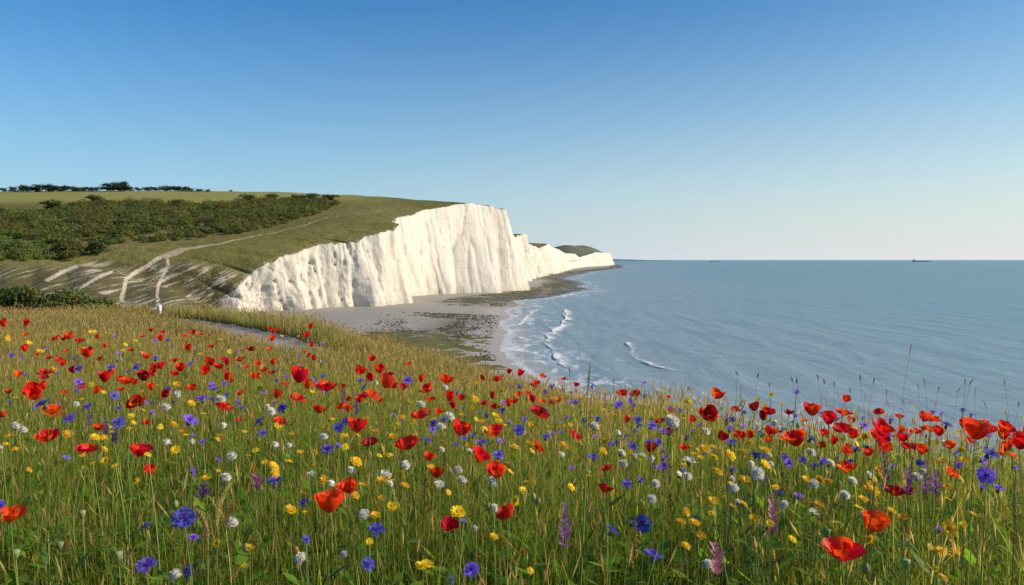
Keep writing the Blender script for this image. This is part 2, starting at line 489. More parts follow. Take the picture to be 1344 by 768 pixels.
# gullies cut in the bank above the valley
gul = np.abs(2 * vnoise((LX + .55 * LY) * .055, LY * .012, 63) - 1)
LZ = LZ - bankm * (2.2 * (1 - gul) ** 2 - .6) - bankm * 1.3 * (fbm(LX * .16, LY * .1, 64, 3) - .5)
LZ[:, 0] = edge[:, 2]
EDGE_X = lambda Y: np.interp(Y, ysm, edge[:, 0])
EDGE_Z = lambda Y: np.interp(Y, ysm, edge[:, 2])
def down_z(X, Y): return land_z(np.asarray(X, float), np.asarray(Y, float), EDGE_X(Y), EDGE_Z(Y))
def down_hit(px, py, lo=300, hi=1100):
    a, b = ray(px, py)
    ys = np.linspace(lo, hi, 1600)
    gap = EYE + b * ys - down_z(a * ys, ys)
    kx = np.where((gap[:-1] > 0) & (gap[1:] <= 0))[0]
    y = ys[kx[0]] if len(kx) else ys[int(np.argmin(np.abs(gap)))]
    return np.array([a * y, y, float(down_z(a * y, y))])

def trail_mask():
    z = LZ - EYE; d = LY * math.cos(PITCH) - z * math.sin(PITCH)
    px = 672 + F * LX / d; py = 384 - F * (LY * math.sin(PITCH) + z * math.cos(PITCH)) / d
    best = np.full(LX.shape, 1e9)
    for pl, w in (([(222, 333), (206, 340), (192, 350), (178, 357), (166, 366), (163, 378), (159, 394)], 2.6), ([(219, 334), (221, 348), (215, 360), (208, 374), (206, 388), (208, 402)], 2.0), ([(146, 357), (125, 366), (106, 378)], 2.0), ([(100, 350), (82, 357), (62, 368)], 2.4)):
        for (x0, y0), (x1, y1) in zip(pl[:-1], pl[1:]):
            dx, dy = x1 - x0, y1 - y0; t = np.clip(((px - x0) * dx + (py - y0) * dy) / (dx * dx + dy * dy), 0, 1)
            best = np.minimum(best, np.hypot(px - x0 - t * dx, py - y0 - t * dy) / w)
    return np.clip(1.5 - best, 0, 1) * (LY < 430) * (LY > 270)
trail = trail_mask()
brow = np.exp(-off / 18)[None, :] * np.ones_like(LX)
m_down, nt, out = new_mat('downland_turf'); g = NT(nt)
p = g.pos(); bank = g.attr('bank').outputs['Fac']; br = g.attr('brow').outputs['Fac']; yy = g.attr('depth').outputs['Fac']
n1 = g.noise(g.mapping(p, (.018, .009, .02)), 1, 5); n2 = g.noise(p, .22, 6, .65); n3 = g.noise(p, .9, 5, .7)
c = g.mix(g.smooth(n1, .32, .68), (.155, .145, .042), (.235, .200, .070))
c = g.mix(g.smooth(n2, .40, .72), c, (.105, .100, .034))
c = g.mix(g.math('MULTIPLY', g.smooth(n3, .55, .8), .6), c, (.26, .20, .10))
field = g.smooth(yy, 600, 680)
leftf = g.math('SUBTRACT', 1.0, g.smooth(g.n('ShaderNodeSeparateXYZ').outputs[0], -1, 1))
sep = g.n('ShaderNodeSeparateXYZ'); g.l(p, sep.inputs[0])
leftf = g.math('SUBTRACT', 1.0, g.smooth(sep.outputs[0], -190, -90))
fieldc = g.mix(n2, (.27, .26, .068), (.34, .30, .10))
c = g.mix(g.math('MULTIPLY', g.math('MULTIPLY', field, leftf), .85), c, fieldc)
# bare chalk and brown earth on the gullied bank
cu = g.math('ADD', g.math('MULTIPLY', sep.outputs[0], .87), g.math('MULTIPLY', sep.outputs[2], .5))
cv_ = g.math('ADD', g.math('MULTIPLY', sep.outputs[0], -.5), g.math('MULTIPLY', sep.outputs[2], .87))
cxy = g.n('ShaderNodeCombineXYZ'); g.l(cu, cxy.inputs[0]); g.l(cv_, cxy.inputs[1])
ns = g.noise(g.mapping(cxy.outputs[0], (.085, .42, 1)), 1, 9, .72, .9)
nb = g.noise(p, .045, 3)
earth = g.mix(n3, (.065, .060, .027), (.17, .130, .068))
c = g.mix(g.math('MULTIPLY', bank, .85), c, earth)
expo = g.math('MULTIPLY', g.math('MULTIPLY', g.smooth(ns, .50, .60), g.math('MAXIMUM', g.smooth(nb, .40, .56), g.attr('scar').outputs['Fac'])), bank)
c = g.mix(g.math('MULTIPLY', g.math('MULTIPLY', bank, .8), g.smooth(g.noise(p, .13, 5, .7), .52, .6)), c, (.10, .115, .03))
c = g.mix(g.math('MULTIPLY', expo, .85), c, (.66, .57, .45))
trl = g.smooth(g.math('ADD', g.attr('trail').outputs['Fac'], g.math('MULTIPLY', g.math('SUBTRACT', n3, .5), .9)), .40, .62)
c = g.mix(g.math('MULTIPLY', trl, .9), c, (.60, .51, .39))
rim = g.math('MULTIPLY', g.smooth(br, .86, .97), g.smooth(n2, .45, .6))
c = g.mix(g.math('MULTIPLY', rim, .6), c, (.62, .56, .47))
farf = g.smooth(yy, 750, 2600)
c = g.mix(g.math('MULTIPLY', farf, .85), c, g.mix(n1, (.105, .120, .095), (.15, .155, .12)))  # aerial haze mixed into the turf colour with depth
g.l(g.bsdf(c, .95, .08, g.bump(g.math('ADD', n2, g.math('MULTIPLY', n3, .5)), .9, 1.2)), out.inputs['Surface'])
NE = len(edge)
me = np_mesh('downland', np.stack([LX, LY, LZ], -1).reshape(-1, 3), grid_quads(NE, len(off))[:, ::-1], mats=[m_down], smooth=True,
             floats={'bank': bankm, 'brow': brow, 'depth': LY, 'trail': trail, 'scar': np.exp(-np.maximum(0, off[None, :] - 8) / 28) * np.clip((LY - 330) / 30, 0, 1)})
tag(link('hill', me), kind='structure')

# chalk tracks worn into the hillside
m_track, nt, out = new_mat('worn_chalk_track'); g = NT(nt); p = g.pos()
n1 = g.noise(p, .35, 6, .65); n2 = g.noise(p, 1.4, 4)
c = g.mix(g.smooth(n1, .3, .7), (.29, .23, .14), (.46, .38, .28))
c = g.mix(g.smooth(n2, .62, .8), c, (.16, .13, .06))
ac = g.attr('across').outputs['Fac']
al = g.smooth(g.math('ADD', g.math('ADD', ac, g.math('MULTIPLY', n1, .9)), g.math('MULTIPLY', n2, .35)), 1.42, 1.15)
mx = g.n('ShaderNodeMixShader'); g.l(al, mx.inputs[0]); g.l(g.n('ShaderNodeBsdfTransparent').outputs[0], mx.inputs[1]); g.l(g.bsdf(c, .95, .1), mx.inputs[2])
g.l(mx.outputs[0], out.inputs['Surface'])
def track(pix, widths, seed, lift=.2):
    P = np.array([down_hit(a, b) for a, b in pix])
    d = np.concatenate([[0], np.cumsum(np.linalg.norm(np.diff(P[:, :2], axis=0), axis=1))])
    n = int(d[-1] / 1.6) + 8
    s = np.linspace(0, d[-1], n)
    X = np.interp(s, d, P[:, 0]); Y = np.interp(s, d, P[:, 1]); W = np.interp(s, d, widths)
    kx = np.ones(9) / 9
    X = np.convolve(np.pad(X, 4, mode='edge'), kx, 'valid'); Y = np.convolve(np.pad(Y, 4, mode='edge'), kx, 'valid')
    X = X + (fbm(s * .05, s * 0, seed, 3) - .5) * 4; 
    W = .72 * W * (.55 + .9 * fbm(s * .12, s * 0, seed + 4, 3))
    t = np.stack([np.gradient(X), np.gradient(Y)], 1); t /= np.linalg.norm(t, axis=1)[:, None]
    nr = np.stack([-t[:, 1], t[:, 0]], 1)
    ws = np.linspace(-1, 1, 7)
    A = np.stack([X, Y], 1)[:, None, :] + nr[:, None, :] * (ws[None, :, None] * W[:, None, None] * .5)
    # sit on the real grid surface
    Z = surf_z(A[..., 0], A[..., 1]) + lift - .25 * np.abs(ws)[None, :] ** 4
    me = np_mesh('path', np.concatenate([A, Z[..., None]], -1).reshape(-1, 3), grid_quads(n, 7), mats=[m_track], smooth=True, floats={'across': np.broadcast_to(np.abs(ws)[None, :], (n, 7))})
    tag(link('path', me), kind='structure')
def surf_z(X, Y):
    z = down_z(X, Y)
    bm = np.clip((Y - 272) / 20, 0, 1) * np.clip((405 - Y) / 8, 0, 1) * np.clip((29.5 + 5 * (fbm(X * .05, Y * .05, 67, 3) - .5) - z) / 3.0, 0, 1)
    gl = np.abs(2 * vnoise((X + .55 * Y) * .055, Y * .012, 63) - 1)
    return z - bm * (2.2 * (1 - gl) ** 2 - .6) - bm * 1.3 * (fbm(X * .16, Y * .1, 64, 3) - .5)
track([(206, 338), (236, 328), (262, 325), (288, 321), (325, 312), (352, 308), (372, 302), (392, 298), (408, 293), (425, 287), (446, 282)],
      [6, 9, 6.5, 4.2, 2.6, 1.6, 2.0, 2.6, 2.2, 1.6, .8], 201)

# ------------------------------------------------------------------ beach
def build_beach():
    ys = np.geomspace(140, 4450, 520)
    ws = np.concatenate([np.linspace(0, .8, 150), np.linspace(.805, 1, 60)])
    base_y = np.maximum.accumulate(base[:, 1])
    xl = np.where(ys < base[0, 1], np.interp(ys, [140, 330, base[0, 1]], [-140, -150, base[0, 0] - 14]), np.interp(ys, base_y, base[:, 0]) - 12 * np.clip(ys / 600, 1, 3))
    xr = shore(ys) + 26
    X = xl[:, None] + (xr - xl)[:, None] * ws[None, :]
    Y = np.broadcast_to(ys[:, None], X.shape)
    d = shore(Y) - X
    ragged = (fbm(X * .03, Y * .02, 91, 4) - .5) * 22 * np.clip(Y / 500, .5, 2)
    d2 = d + ragged
    Z = np.where(d2 > 0, np.minimum(2.6, d2 * .04), np.maximum(-1.2, d2 * .05))
    rocky = np.clip(1 - np.abs(d2 - 26) / 24, 0, 1) * np.clip((Y - 215) / 30, 0, 1) * np.clip((420 - Y) / 60, 0, 1)
    reef = np.clip((Y - 470) / 60, 0, 1) * np.clip(1 - (d2 - 34) / 30, 0, 1)
    Z = Z + (fbm(X * .25, Y * .25, 93, 3) - .5) * (.2 + .9 * np.maximum(rocky, reef)) + .25 * reef
    wet = np.clip(1 - (d2 - 9) / 9, 0, 1)
    m, nt, out = new_mat('shingle'); g = NT(nt); p = g.pos()
    rk = g.attr('rocky').outputs['Fac']; rf = g.attr('reef').outputs['Fac']; we = g.attr('wet').outputs['Fac']
    n1 = g.noise(p, .12, 6, .6); n2 = g.noise(p, .8, 8, .8); n3 = g.noise(g.mapping(p, (.05, .022, .05)), 1, 5, .6)
    c = g.mix(n1, (.25, .228, .195), (.38, .345, .295))
    c = g.mix(g.math('MULTIPLY', g.smooth(n2, .5, .75), .65), c, (.14, .12, .105))
    c = g.mix(g.math('MULTIPLY', we, .9), c, g.mix(n3, (.33, .28, .23), (.47, .40, .33)))
    c = g.mix(g.math('MULTIPLY', g.smooth(g.math('ADD', n2, g.math('MULTIPLY', rk, .30)), .58, .98), g.smooth(rk, 0, .45)), c, (.075, .072, .038))
    c = g.mix(g.math('MULTIPLY', g.smooth(g.math('ADD', g.math('ADD', g.math('MULTIPLY', n3, .8), g.math('MULTIPLY', n2, .3)), g.math('MULTIPLY', rf, .2)), .52, .80), g.smooth(rf, 0, .5)), c, (.085, .078, .042))
    c = g.mix(g.math('MULTIPLY', g.math('MULTIPLY', rf, g.smooth(n1, .5, .7)), .5), c, (.26, .20, .12))
    rough = g.math('SUBTRACT', .92, g.math('MULTIPLY', we, .55))
    g.l(g.bsdf(c, rough, .3, g.bump(n2, .6, .35)), out.inputs['Surface'])
    me = np_mesh('beach', np.stack([X, Y, Z], -1).reshape(-1, 3), grid_quads(*X.shape), mats=[m], smooth=True,
                 floats={'rocky': rocky, 'reef': reef, 'wet': wet})
    tag(link('beach', me), kind='structure')
    # loose weed-covered rocks
    V, Q = [], []
    n = 15000
    yy = 225 * (900 / 225) ** rng.random(n); dd = np.where(yy < 430, rng.normal(26, 13, n), rng.uniform(0, 46, n))
    keep = (dd > 2) & (fbm(yy * .03, dd * .06, 95, 3) > .42) & ~((yy > 410) & (yy < 480))
    yy, dd = yy[keep], dd[keep]
    xx = shore(yy) - dd - (fbm((shore(yy) - dd) * .03, yy * .02, 91, 4) - .5) * 22 * -np.clip(yy / 500, .5, 2) * 0
    r = rng.uniform(.10, .38, len(yy)) * rng.uniform(.6, 1.4, len(yy)) * np.clip(yy / 330, .8, 2)
    ico = bpy.data.meshes.new('t'); import bmesh
    bm = bmesh.new(); bmesh.ops.create_icosphere(bm, subdivisions=1, radius=1); bm.to_mesh(ico); bm.free()
    iv = np.array([v.co[:] for v in ico.vertices]); it = np.array([p.vertices[:] for p in ico.polygons]); bpy.data.meshes.remove(ico)
    jit = 1 + rng.uniform(-.3, .3, (len(yy), len(iv), 1))
    VV = iv[None] * jit * (r[:, None] * np.array([1.3, 1.3, .6])[None])[:, None, :]
    d2 = dd + (fbm(xx * .03, yy * .02, 91, 4) - .5) * 22 * np.clip(yy / 500, .5, 2)
    gz = np.where(d2 > 0, np.minimum(2.6, d2 * .04), np.maximum(-1.2, d2 * .05)) + .1
    VV = VV + np.stack([xx, yy, gz], -1)[:, None, :]
    TT = it[None] + (np.arange(len(yy)) * len(iv))[:, None, None]
    m = plain('weedy_rock', (.095, .088, .050), .8, .3, .8, .6)
    me = np_mesh('beach_rocks', VV.reshape(-1, 3), tris=TT.reshape(-1, 3), mats=[m])
    tag(link('beach_rocks', me), 'dark weed covered rocks strewn over the lower beach', 'rocks', kind='stuff')
build_beach()

# ------------------------------------------------------------------ sea
def build_sea():
    ys = np.concatenate([np.geomspace(30, 700, 260), np.geomspace(705, 90000, 140)])
    ts = np.concatenate([np.linspace(-.55, 1.0, 320), np.linspace(1.02, 2.6, 40)])
    X = ys[:, None] * ts[None, :]; Y = np.broadcast_to(ys[:, None], X.shape)
    sd = np.where(Y < 4400, X - shore(Y), 3000.0)
    rag = (fbm(X * .03, Y * .02, 91, 4) - .5) * 22 * np.clip(Y / 500, .5, 2)
    sd = sd - rag
    m, nt, out = new_mat('sea_water'); g = NT(nt); p = g.pos()
    s = g.attr('offshore').outputs['Fac']
    sy = g.n('ShaderNodeSeparateXYZ'); g.l(p, sy.inputs[0])
    nearf = g.math('SUBTRACT', 1.0, g.smooth(sy.outputs[1], 180, 1300))
    swell = g.noise(g.mapping(p, (.070, .016, 1), (0, 0, .10)), 1, 4, .5, .5)
    r1 = g.noise(g.mapping(p, (.10, .22, 1), (0, 0, .45)), 1, 6, .62)
    r2 = g.noise(g.mapping(p, (.55, .95, 1), (0, 0, .35)), 1, 5, .62)
    big = g.noise(g.mapping(p, (.0035, .0012, 1)), 1, 4)
    big2 = g.noise(g.mapping(p, (.012, .006, 1), (0, 0, .3)), 1, 5)
    deep = g.mix(big, (.145, .275, .290), (.195, .320, .328))
    shal = g.mix(big2, (.20, .285, .305), (.27, .325, .335))
    c = g.mix(g.smooth(s, 20, 330), shal, deep)
    c = g.mix(g.math('MULTIPLY', g.smooth(sy.outputs[1], 1500, 22000), .45), c, (.24, .34, .375))  # horizon haze painted into the colour of the distant water
    c = g.mix(g.math('SUBTRACT', 1.0, g.smooth(s, -2, 16)), c, (.40, .35, .31))
    c = g.mix(g.math('MULTIPLY', g.math('MULTIPLY', g.smooth(swell, .54, .66), nearf), .34), c, (.10, .185, .225))
    c = g.mix(g.math('MULTIPLY', g.math('MULTIPLY', g.smooth(r1, .50, .68), nearf), .34), c, (.11, .205, .245))
    c = g.mix(g.math('MULTIPLY', g.math('MULTIPLY', g.smooth(r2, .58, .74), nearf), .22), c, (.33, .40, .43))
    # lace of foam washing up the shallows
    f1 = g.noise(g.mapping(p, (.16, .06, 1), (0, 0, -.3)), 1, 7, .66, 1.2); f2 = g.noise(p, .9, 5, .7)
    near = g.math('SUBTRACT', 1.0, g.smooth(s, 6, 70))
    lace = g.smooth(g.math('ADD', g.math('ADD', g.math('MULTIPLY', f1, .8), g.math('MULTIPLY', f2, .25)), g.math('MULTIPLY', near, .17)), .68, .80)
    lace = g.math('MULTIPLY', lace, g.math('MULTIPLY', near, .8))
    lace = g.math('MAXIMUM', lace, g.math('MULTIPLY', g.math('MULTIPLY', g.math('SUBTRACT', 1.0, g.smooth(g.math('ABSOLUTE', g.math('SUBTRACT', s, 1.0)), .6, 3.0)), g.smooth(f2, .38, .6)), .8))
    c = g.mix(lace, c, (.80, .80, .78))
    h = g.math('ADD', g.math('MULTIPLY', g.math('MULTIPLY', swell, nearf), 3.0), g.math('ADD', g.math('MULTIPLY', r1, 1.4), g.math('MULTIPLY', r2, .35)))
    b = g.bump(h, .55, .9)
    g.l(g.bsdf(c, .36, .26, b), out.inputs['Surface'])
    me = np_mesh('sea', np.stack([X, Y, np.zeros_like(X)], -1).reshape(-1, 3), grid_quads(*X.shape), mats=[m], smooth=True, floats={'offshore': sd})
    tag(link('sea', me), kind='structure')
    # breaking waves
    m, nt, out = new_mat('breaking_foam'); g = NT(nt); p = g.pos()
    fo = g.attr('foam').outputs['Fac']
    n1 = g.noise(g.mapping(p, (.9, .35, .9)), 1, 7, .7, .6); n2 = g.noise(p, 2.6, 5, .7)
    dens = g.smooth(g.math('ADD', g.math('MULTIPLY', fo, .95), g.math('ADD', g.math('MULTIPLY', g.math('SUBTRACT', n1, .5), 1.3), g.math('MULTIPLY', g.math('SUBTRACT', n2, .5), .7))), .42, .78)
    foam = g.bsdf(g.mix(n2, (.66, .68, .68), (.90, .90, .88)), .9, .1, g.bump(n2, .8, .4))
    tr = g.n('ShaderNodeBsdfTransparent').outputs[0]
    mx = g.n('ShaderNodeMixShader'); g.l(dens, mx.inputs[0]); g.l(tr, mx.inputs[1]); g.l(foam, mx.inputs[2])
    g.l(mx.outputs[0], out.inputs['Surface'])
    def wave(pix, front, trail, hgt, seed):
        P = []
        for a, b in pix:
            rx, rz = ray(a, b); y = -EYE / rz; P.append((rx * y, y))
        P = np.array(P)
        L = np.concatenate([[0], np.cumsum(np.linalg.norm(np.diff(P, axis=0), axis=1))]); n = int(L[-1] / .6) + 10
        s = np.linspace(0, L[-1], n)
        X = np.interp(s, L, P[:, 0]); Y = np.interp(s, L, P[:, 1])
        kx = np.ones(15) / 15
        X = np.convolve(np.pad(X, 7, mode='edge'), kx, 'valid') + (fbm(s * .07, s * 0, seed, 3) - .5) * 2.4; Y = np.convolve(np.pad(Y, 7, mode='edge'), kx, 'valid')
        ww = np.linspace(-1, 1, 41)
        fade = np.clip(np.minimum(s, L[-1] - s) / (L[-1] * .12), 0, 1) ** .6
        offx = np.where(ww < 0, ww * front, ww * trail)
        prof = np.where(ww < 0, np.exp(-(ww * 2.2) ** 2) * (1 - np.abs(ww) ** 2), np.exp(-(ww * 4.0) ** 2))
        Z = .05 + hgt * .8 * prof[None, :] * (fade * (.6 + .8 * fbm(s * .06, s * 0, seed + 3, 3)))[:, None]
        XX = X[:, None] + offx[None, :]
        YY = Y[:, None] + .15 * offx[None, :]
        foamv = np.where(ww < 0, 1 - np.abs(ww) ** 1.5 * 1.1, np.exp(-ww * 2.1))[None, :] * (fade * np.clip(.30 + 1.0 * fbm(s * .05, s * 0, seed + 6, 3), 0, 1.1))[:, None]
        foamv = foamv * (.65 + .7 * fbm(XX * .2, YY * .12, seed + 8, 3))
        me = np_mesh('breaking_wave', np.stack([XX, YY, Z], -1).reshape(-1, 3), grid_quads(n, 41), mats=[m], smooth=True, floats={'foam': foamv})
        tag(link('breaking_wave', me), kind='structure')
    wave([(743, 405), (741, 418), (737, 427), (727, 433), (719, 440), (715, 447), (718, 455), (726, 463), (729, 470), (735, 477), (746, 485), (762, 496)], 1.0, 12, .5, 301)
    wave([(823, 448), (824, 457), (828, 466), (838, 474), (856, 481), (880, 487), (900, 489)], 1.0, 10, .5, 311)
    wave([(742, 407), (741, 412), (739, 417)], 1.6, 5, .7, 321)
    wave([(700, 395), (728, 391), (755, 386), (790, 383), (808, 381)], 7, 9, .35, 331)
    wave([(706, 404), (696, 412), (686, 421), (678, 430)], 1.5, 7, .2, 341)
build_sea()

# far coast beyond the last cliff
def build_far_coast():
    xs = np.linspace(0, 1, 90)
    V = []
    Yf = 16000.0
    x0, x1 = at_depth(790, 341, Yf)[0], at_depth(905, 341, Yf)[0]
    hgt = 62 * np.clip(1 - xs, 0, 1) ** .8 * (.8 + .35 * fbm(xs * 7, xs * 0, 71, 3))
    ws = np.linspace(0, 1, 8)
    X = (x0 + (x1 - x0) * xs)[:, None] + 0 * ws[None, :]
    Y = Yf + 2500 * ws[None, :] + 0 * X
    Z = hgt[:, None] * np.sin(np.clip(ws * 1.9, 0, math.pi / 2))[None, :] - 1
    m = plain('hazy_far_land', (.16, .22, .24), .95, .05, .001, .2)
    me = np_mesh('far_hill', np.stack([X, Y, Z], -1).reshape(-1, 3), grid_quads(90, 8), mats=[m], smooth=True)
    tag(link('hill', me), kind='structure')
build_far_coast()

# ------------------------------------------------------------------ shrubs and trees
def leaf_cloud(centers, radii, leaf, per, seed, squash=.75, tint_a=(.035, .055, .014), tint_b=(.085, .10, .028), lower=-.2, vary=.34):
    """many leaf-sized quads spread through lumpy crowns; returns verts, quads, colours"""
    r = np.random.default_rng(seed)
    C = np.repeat(np.asarray(centers, float), per, 0); R = np.repeat(np.asarray(radii, float), per)
    n = len(C)
    d = r.normal(size=(n, 3)); d /= np.linalg.norm(d, axis=1)[:, None]
    d[:, 2] = np.where(d[:, 2] < lower, -d[:, 2] * .5, d[:, 2])
    lump = .68 + .62 * vnoise(d[:, 0] * 3 + C[:, 0], d[:, 1] * 3 + d[:, 2] * 2.7 + C[:, 1], seed)
    rad = R * lump * r.uniform(.55, 1.0, n) ** .5
    P = C + d * rad[:, None] * np.array([1, 1, squash])
    nrm = d * .8 + r.normal(size=(n, 3)) * .6; nrm /= np.linalg.norm(nrm, axis=1)[:, None]
    t = np.cross(nrm, r.normal(size=(n, 3))); t /= np.linalg.norm(t, axis=1)[:, None]; b = np.cross(nrm, t)
    L = (leaf * r.uniform(.6, 1.5, n) * (R / np.mean(R)) ** .3)[:, None]
    V = np.stack([P - t * L * .5, P + b * L * .35, P + t * L * .5, P - b * L * .35], 1)
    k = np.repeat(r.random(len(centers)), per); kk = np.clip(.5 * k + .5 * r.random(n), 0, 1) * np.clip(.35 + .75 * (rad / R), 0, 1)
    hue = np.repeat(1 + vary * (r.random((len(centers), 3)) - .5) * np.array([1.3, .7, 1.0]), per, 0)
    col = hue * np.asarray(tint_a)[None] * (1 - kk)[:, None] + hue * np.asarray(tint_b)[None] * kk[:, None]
    return V.reshape(-1, 3), np.arange(n * 4).reshape(-1, 4), np.repeat(col, 4, 0)

def in_poly(px, py, poly):
    poly = np.array(poly); c = np.zeros(px.shape, bool); j = len(poly) - 1
    for i in range(len(poly)):
        xi, yi = poly[i]; xj, yj = poly[j]
        c ^= ((yi > py) != (yj > py)) & (px < (xj - xi) * (py - yi) / (yj - yi + 1e-9) + xi); j = i
    return c
def proj_np(X, Y, Z):
    z = Z - EYE; d = Y * math.cos(PITCH) - z * math.sin(PITCH); uu = Y * math.sin(PITCH) + z * math.cos(PITCH)
    return 672 + F * X / d, 384 - F * uu / d

SCRUB = [(-260, 270), (0, 277), (51, 281), (70, 273), (125, 268), (190, 267), (264, 269), (318, 266), (359, 264), (420, 264), (446, 268), (420, 280), (359, 298), (305, 309), (210, 319), (140, 322), (118, 338), (60, 343), (-260, 346)]
def build_scrub():
    n = 12000
    Y = rng.uniform(362, 700, n); X = rng.uniform(-620, -60, n)
    Z = down_z(X, Y); px, py = proj_np(X, Y, Z)
    ok = in_poly(px, py, SCRUB) & (fbm(X * .03, Y * .02, 301, 3) > .20)
    X, Y, Z = X[ok], Y[ok], Z[ok]
    # keep them spaced
    X, Y, Z = X[:3600], Y[:3600], Z[:3600]
    R = rng.choice([1.2, 1.8, 2.4, 3.2, 4.4], len(X), p=[.2, .3, .25, .17, .08]) * rng.uniform(.85, 1.15, len(X)) * (.8 + .5 * fbm(X * .02, Y * .02, 303, 2))
    C = np.stack([X, Y, Z + R * .35], 1)
    low = Y < 425
    for sel, a, b, nm in ((~low, (.045, .060, .014), (.20, .205, .050), 'a'), (low, (.045, .070, .014), (.185, .215, .046), 'b')):
        V, Q, cc = leaf_cloud(C[sel], R[sel], .62, 215, 17 if nm == 'a' else 18, .8, a, b)
        if nm == 'a': V0, Q0, c0 = V, Q, cc
        else:
            Q = Q + len(V0); V = np.concatenate([V0, V]); Q = np.concatenate([Q0, Q]); cc = np.concatenate([c0, cc])
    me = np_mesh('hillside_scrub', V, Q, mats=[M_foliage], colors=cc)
    tag(link('hillside_scrub', me), 'dense mass of dark green scrub covering the hillside below the pale field', 'scrub', kind='stuff')
build_scrub()

def tree_meshes(seed, blobs, leaf, per, a, b, h):
    r = np.random.default_rng(seed)
    cs = [(r.normal(0, .30), r.normal(0, .30), r.uniform(.16, .74)) for _ in range(blobs)]
    rs = [r.uniform(.26, .42) for _ in range(blobs)]
    V, Q, cc = leaf_cloud(np.array(cs) * h, np.array(rs) * h, leaf * h, per, seed, .85, a, b)
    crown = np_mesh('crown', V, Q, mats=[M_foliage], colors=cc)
    mb = MB(); mb.tube([(0, 0, -.06 * h), (.02 * h, 0, .25 * h), (0, .02 * h, .6 * h)], [.05 * h, .035 * h, .015 * h], 7)
    for q in range(4):
        an = q * 1.7; mb.tube([(.015 * h, 0, .28 * h), (.16 * h * math.cos(an), .16 * h * math.sin(an), .5 * h), (.26 * h * math.cos(an), .26 * h * math.sin(an), .66 * h)], [.022 * h, .014 * h, .006 * h], 5)
    return crown, mb.mesh('trunk', [M_bark])
TREES = [tree_meshes(400 + q, 14, .075, 150, (.016, .026, .012), (.045, .062, .024), 1.0) for q in range(4)]
sky_trees = [(-14, 7), (4, 6), (17, 8), (30, 9), (37, 11), (47, 8), (56, 11), (65, 12), (75, 9), (84, 8), (92, 8), (100, 8), (108, 7), (117, 7), (126, 6), (140, 8), (149, 15), (158, 11), (170, 8), (181, 6), (192, 7), (203, 6), (213, 7), (224, 9), (233, 7), (240, 8), (250, 6), (261, 5), (272, 4), (303, 3)]
ORD = ['first', 'second', 'third', 'fourth', 'fifth', 'sixth', 'seventh', 'eighth', 'ninth', 'tenth']
def ordinal(n):
    s = 'th' if 10 <= n % 100 <= 20 else {1: 'st', 2: 'nd', 3: 'rd'}.get(n % 10, 'th')
    return ORD[n - 1] if n <= 10 else f'{n}{s}'
for i, (px, hp) in enumerate(sky_trees):
    Y = 868 + random.uniform(-6, 10); a, b = ray(px, 251); X = a * Y
    z = float(down_z(X, Y)); h = hp * .82 * Y / F
    lab = {16: 'tallest round dark tree, standing clear on the hilltop skyline at left',
           29: 'tiny lone dark tree furthest right on the hilltop skyline'}.get(i, f'dark tree in the skyline row, {ordinal(i + 1)} from the left end' if i < 16 else f'dark low tree on the skyline, {ordinal(i - 16)} to the right of the tallest tree')
    t = empty('tree', (X, Y, z), random.uniform(0, 6.28))
    tag(t, lab, 'tree', 'dark trees along the hilltop skyline')
    cr, tk = TREES[i % 4]
    w = random.uniform(1.0, 1.5)
    link('crown', cr, t, scale=(h * w * 1.25, h * w * 1.25, h * 1.2), loc=(0, 0, -.1 * h)); link('trunk', tk, t, scale=(h, h, h))

# single shrubs that stand out from the scrub
SHR = [tree_meshes(450 + q, 13, .10, 170, (.038, .052, .013), (.16, .17, .045), 1.0) for q in range(3)]
shrubs = [(432, 263, 7, 'small dark shrub at the right tip of the scrub below the skyline'), (412, 263, 8, 'dark rounded shrub on the top edge of the scrub, nearest its right end'),
          (392, 264, 8, 'dark shrub on the upper scrub edge, left of the two at its right end'), (356, 263, 8, 'dark shrub bulging above the top edge of the scrub at its middle right'),
          (322, 265, 9, 'broad dark shrub standing above the top edge of the scrub'), (126, 268, 11, 'round dark bush on the top edge of the scrub left of centre'),
          (70, 276, 12, 'dark bush at the upper left scrub edge beside a grassy notch'), (236, 271, 8, 'low dark bush on the upper scrub edge below the pale field'),
          (86, 335, 17, 'bright green bush at the lower left foot of the scrub'), (28, 338, 16, 'green bush at the far left foot of the scrub, above the bank'), (122, 330, 13, 'rounded green bush at the right end of the scrub foot')]
for i, (px, py, hp, lab) in enumerate(shrubs):
    P = down_hit(px, py, 352); h = hp * 1.2 * P[1] / F
    t = empty('shrub', P, random.uniform(0, 6)); tag(t, lab, 'shrub', 'shrubs standing out of the hillside scrub')
    cr, tk = SHR[i % 3]
    link('crown', cr, t, scale=(h * 1.7, h * 1.5, h * 1.1), loc=(0, 0, -.2 * h)); link('trunk', tk, t, scale=(h, h, h * .8))

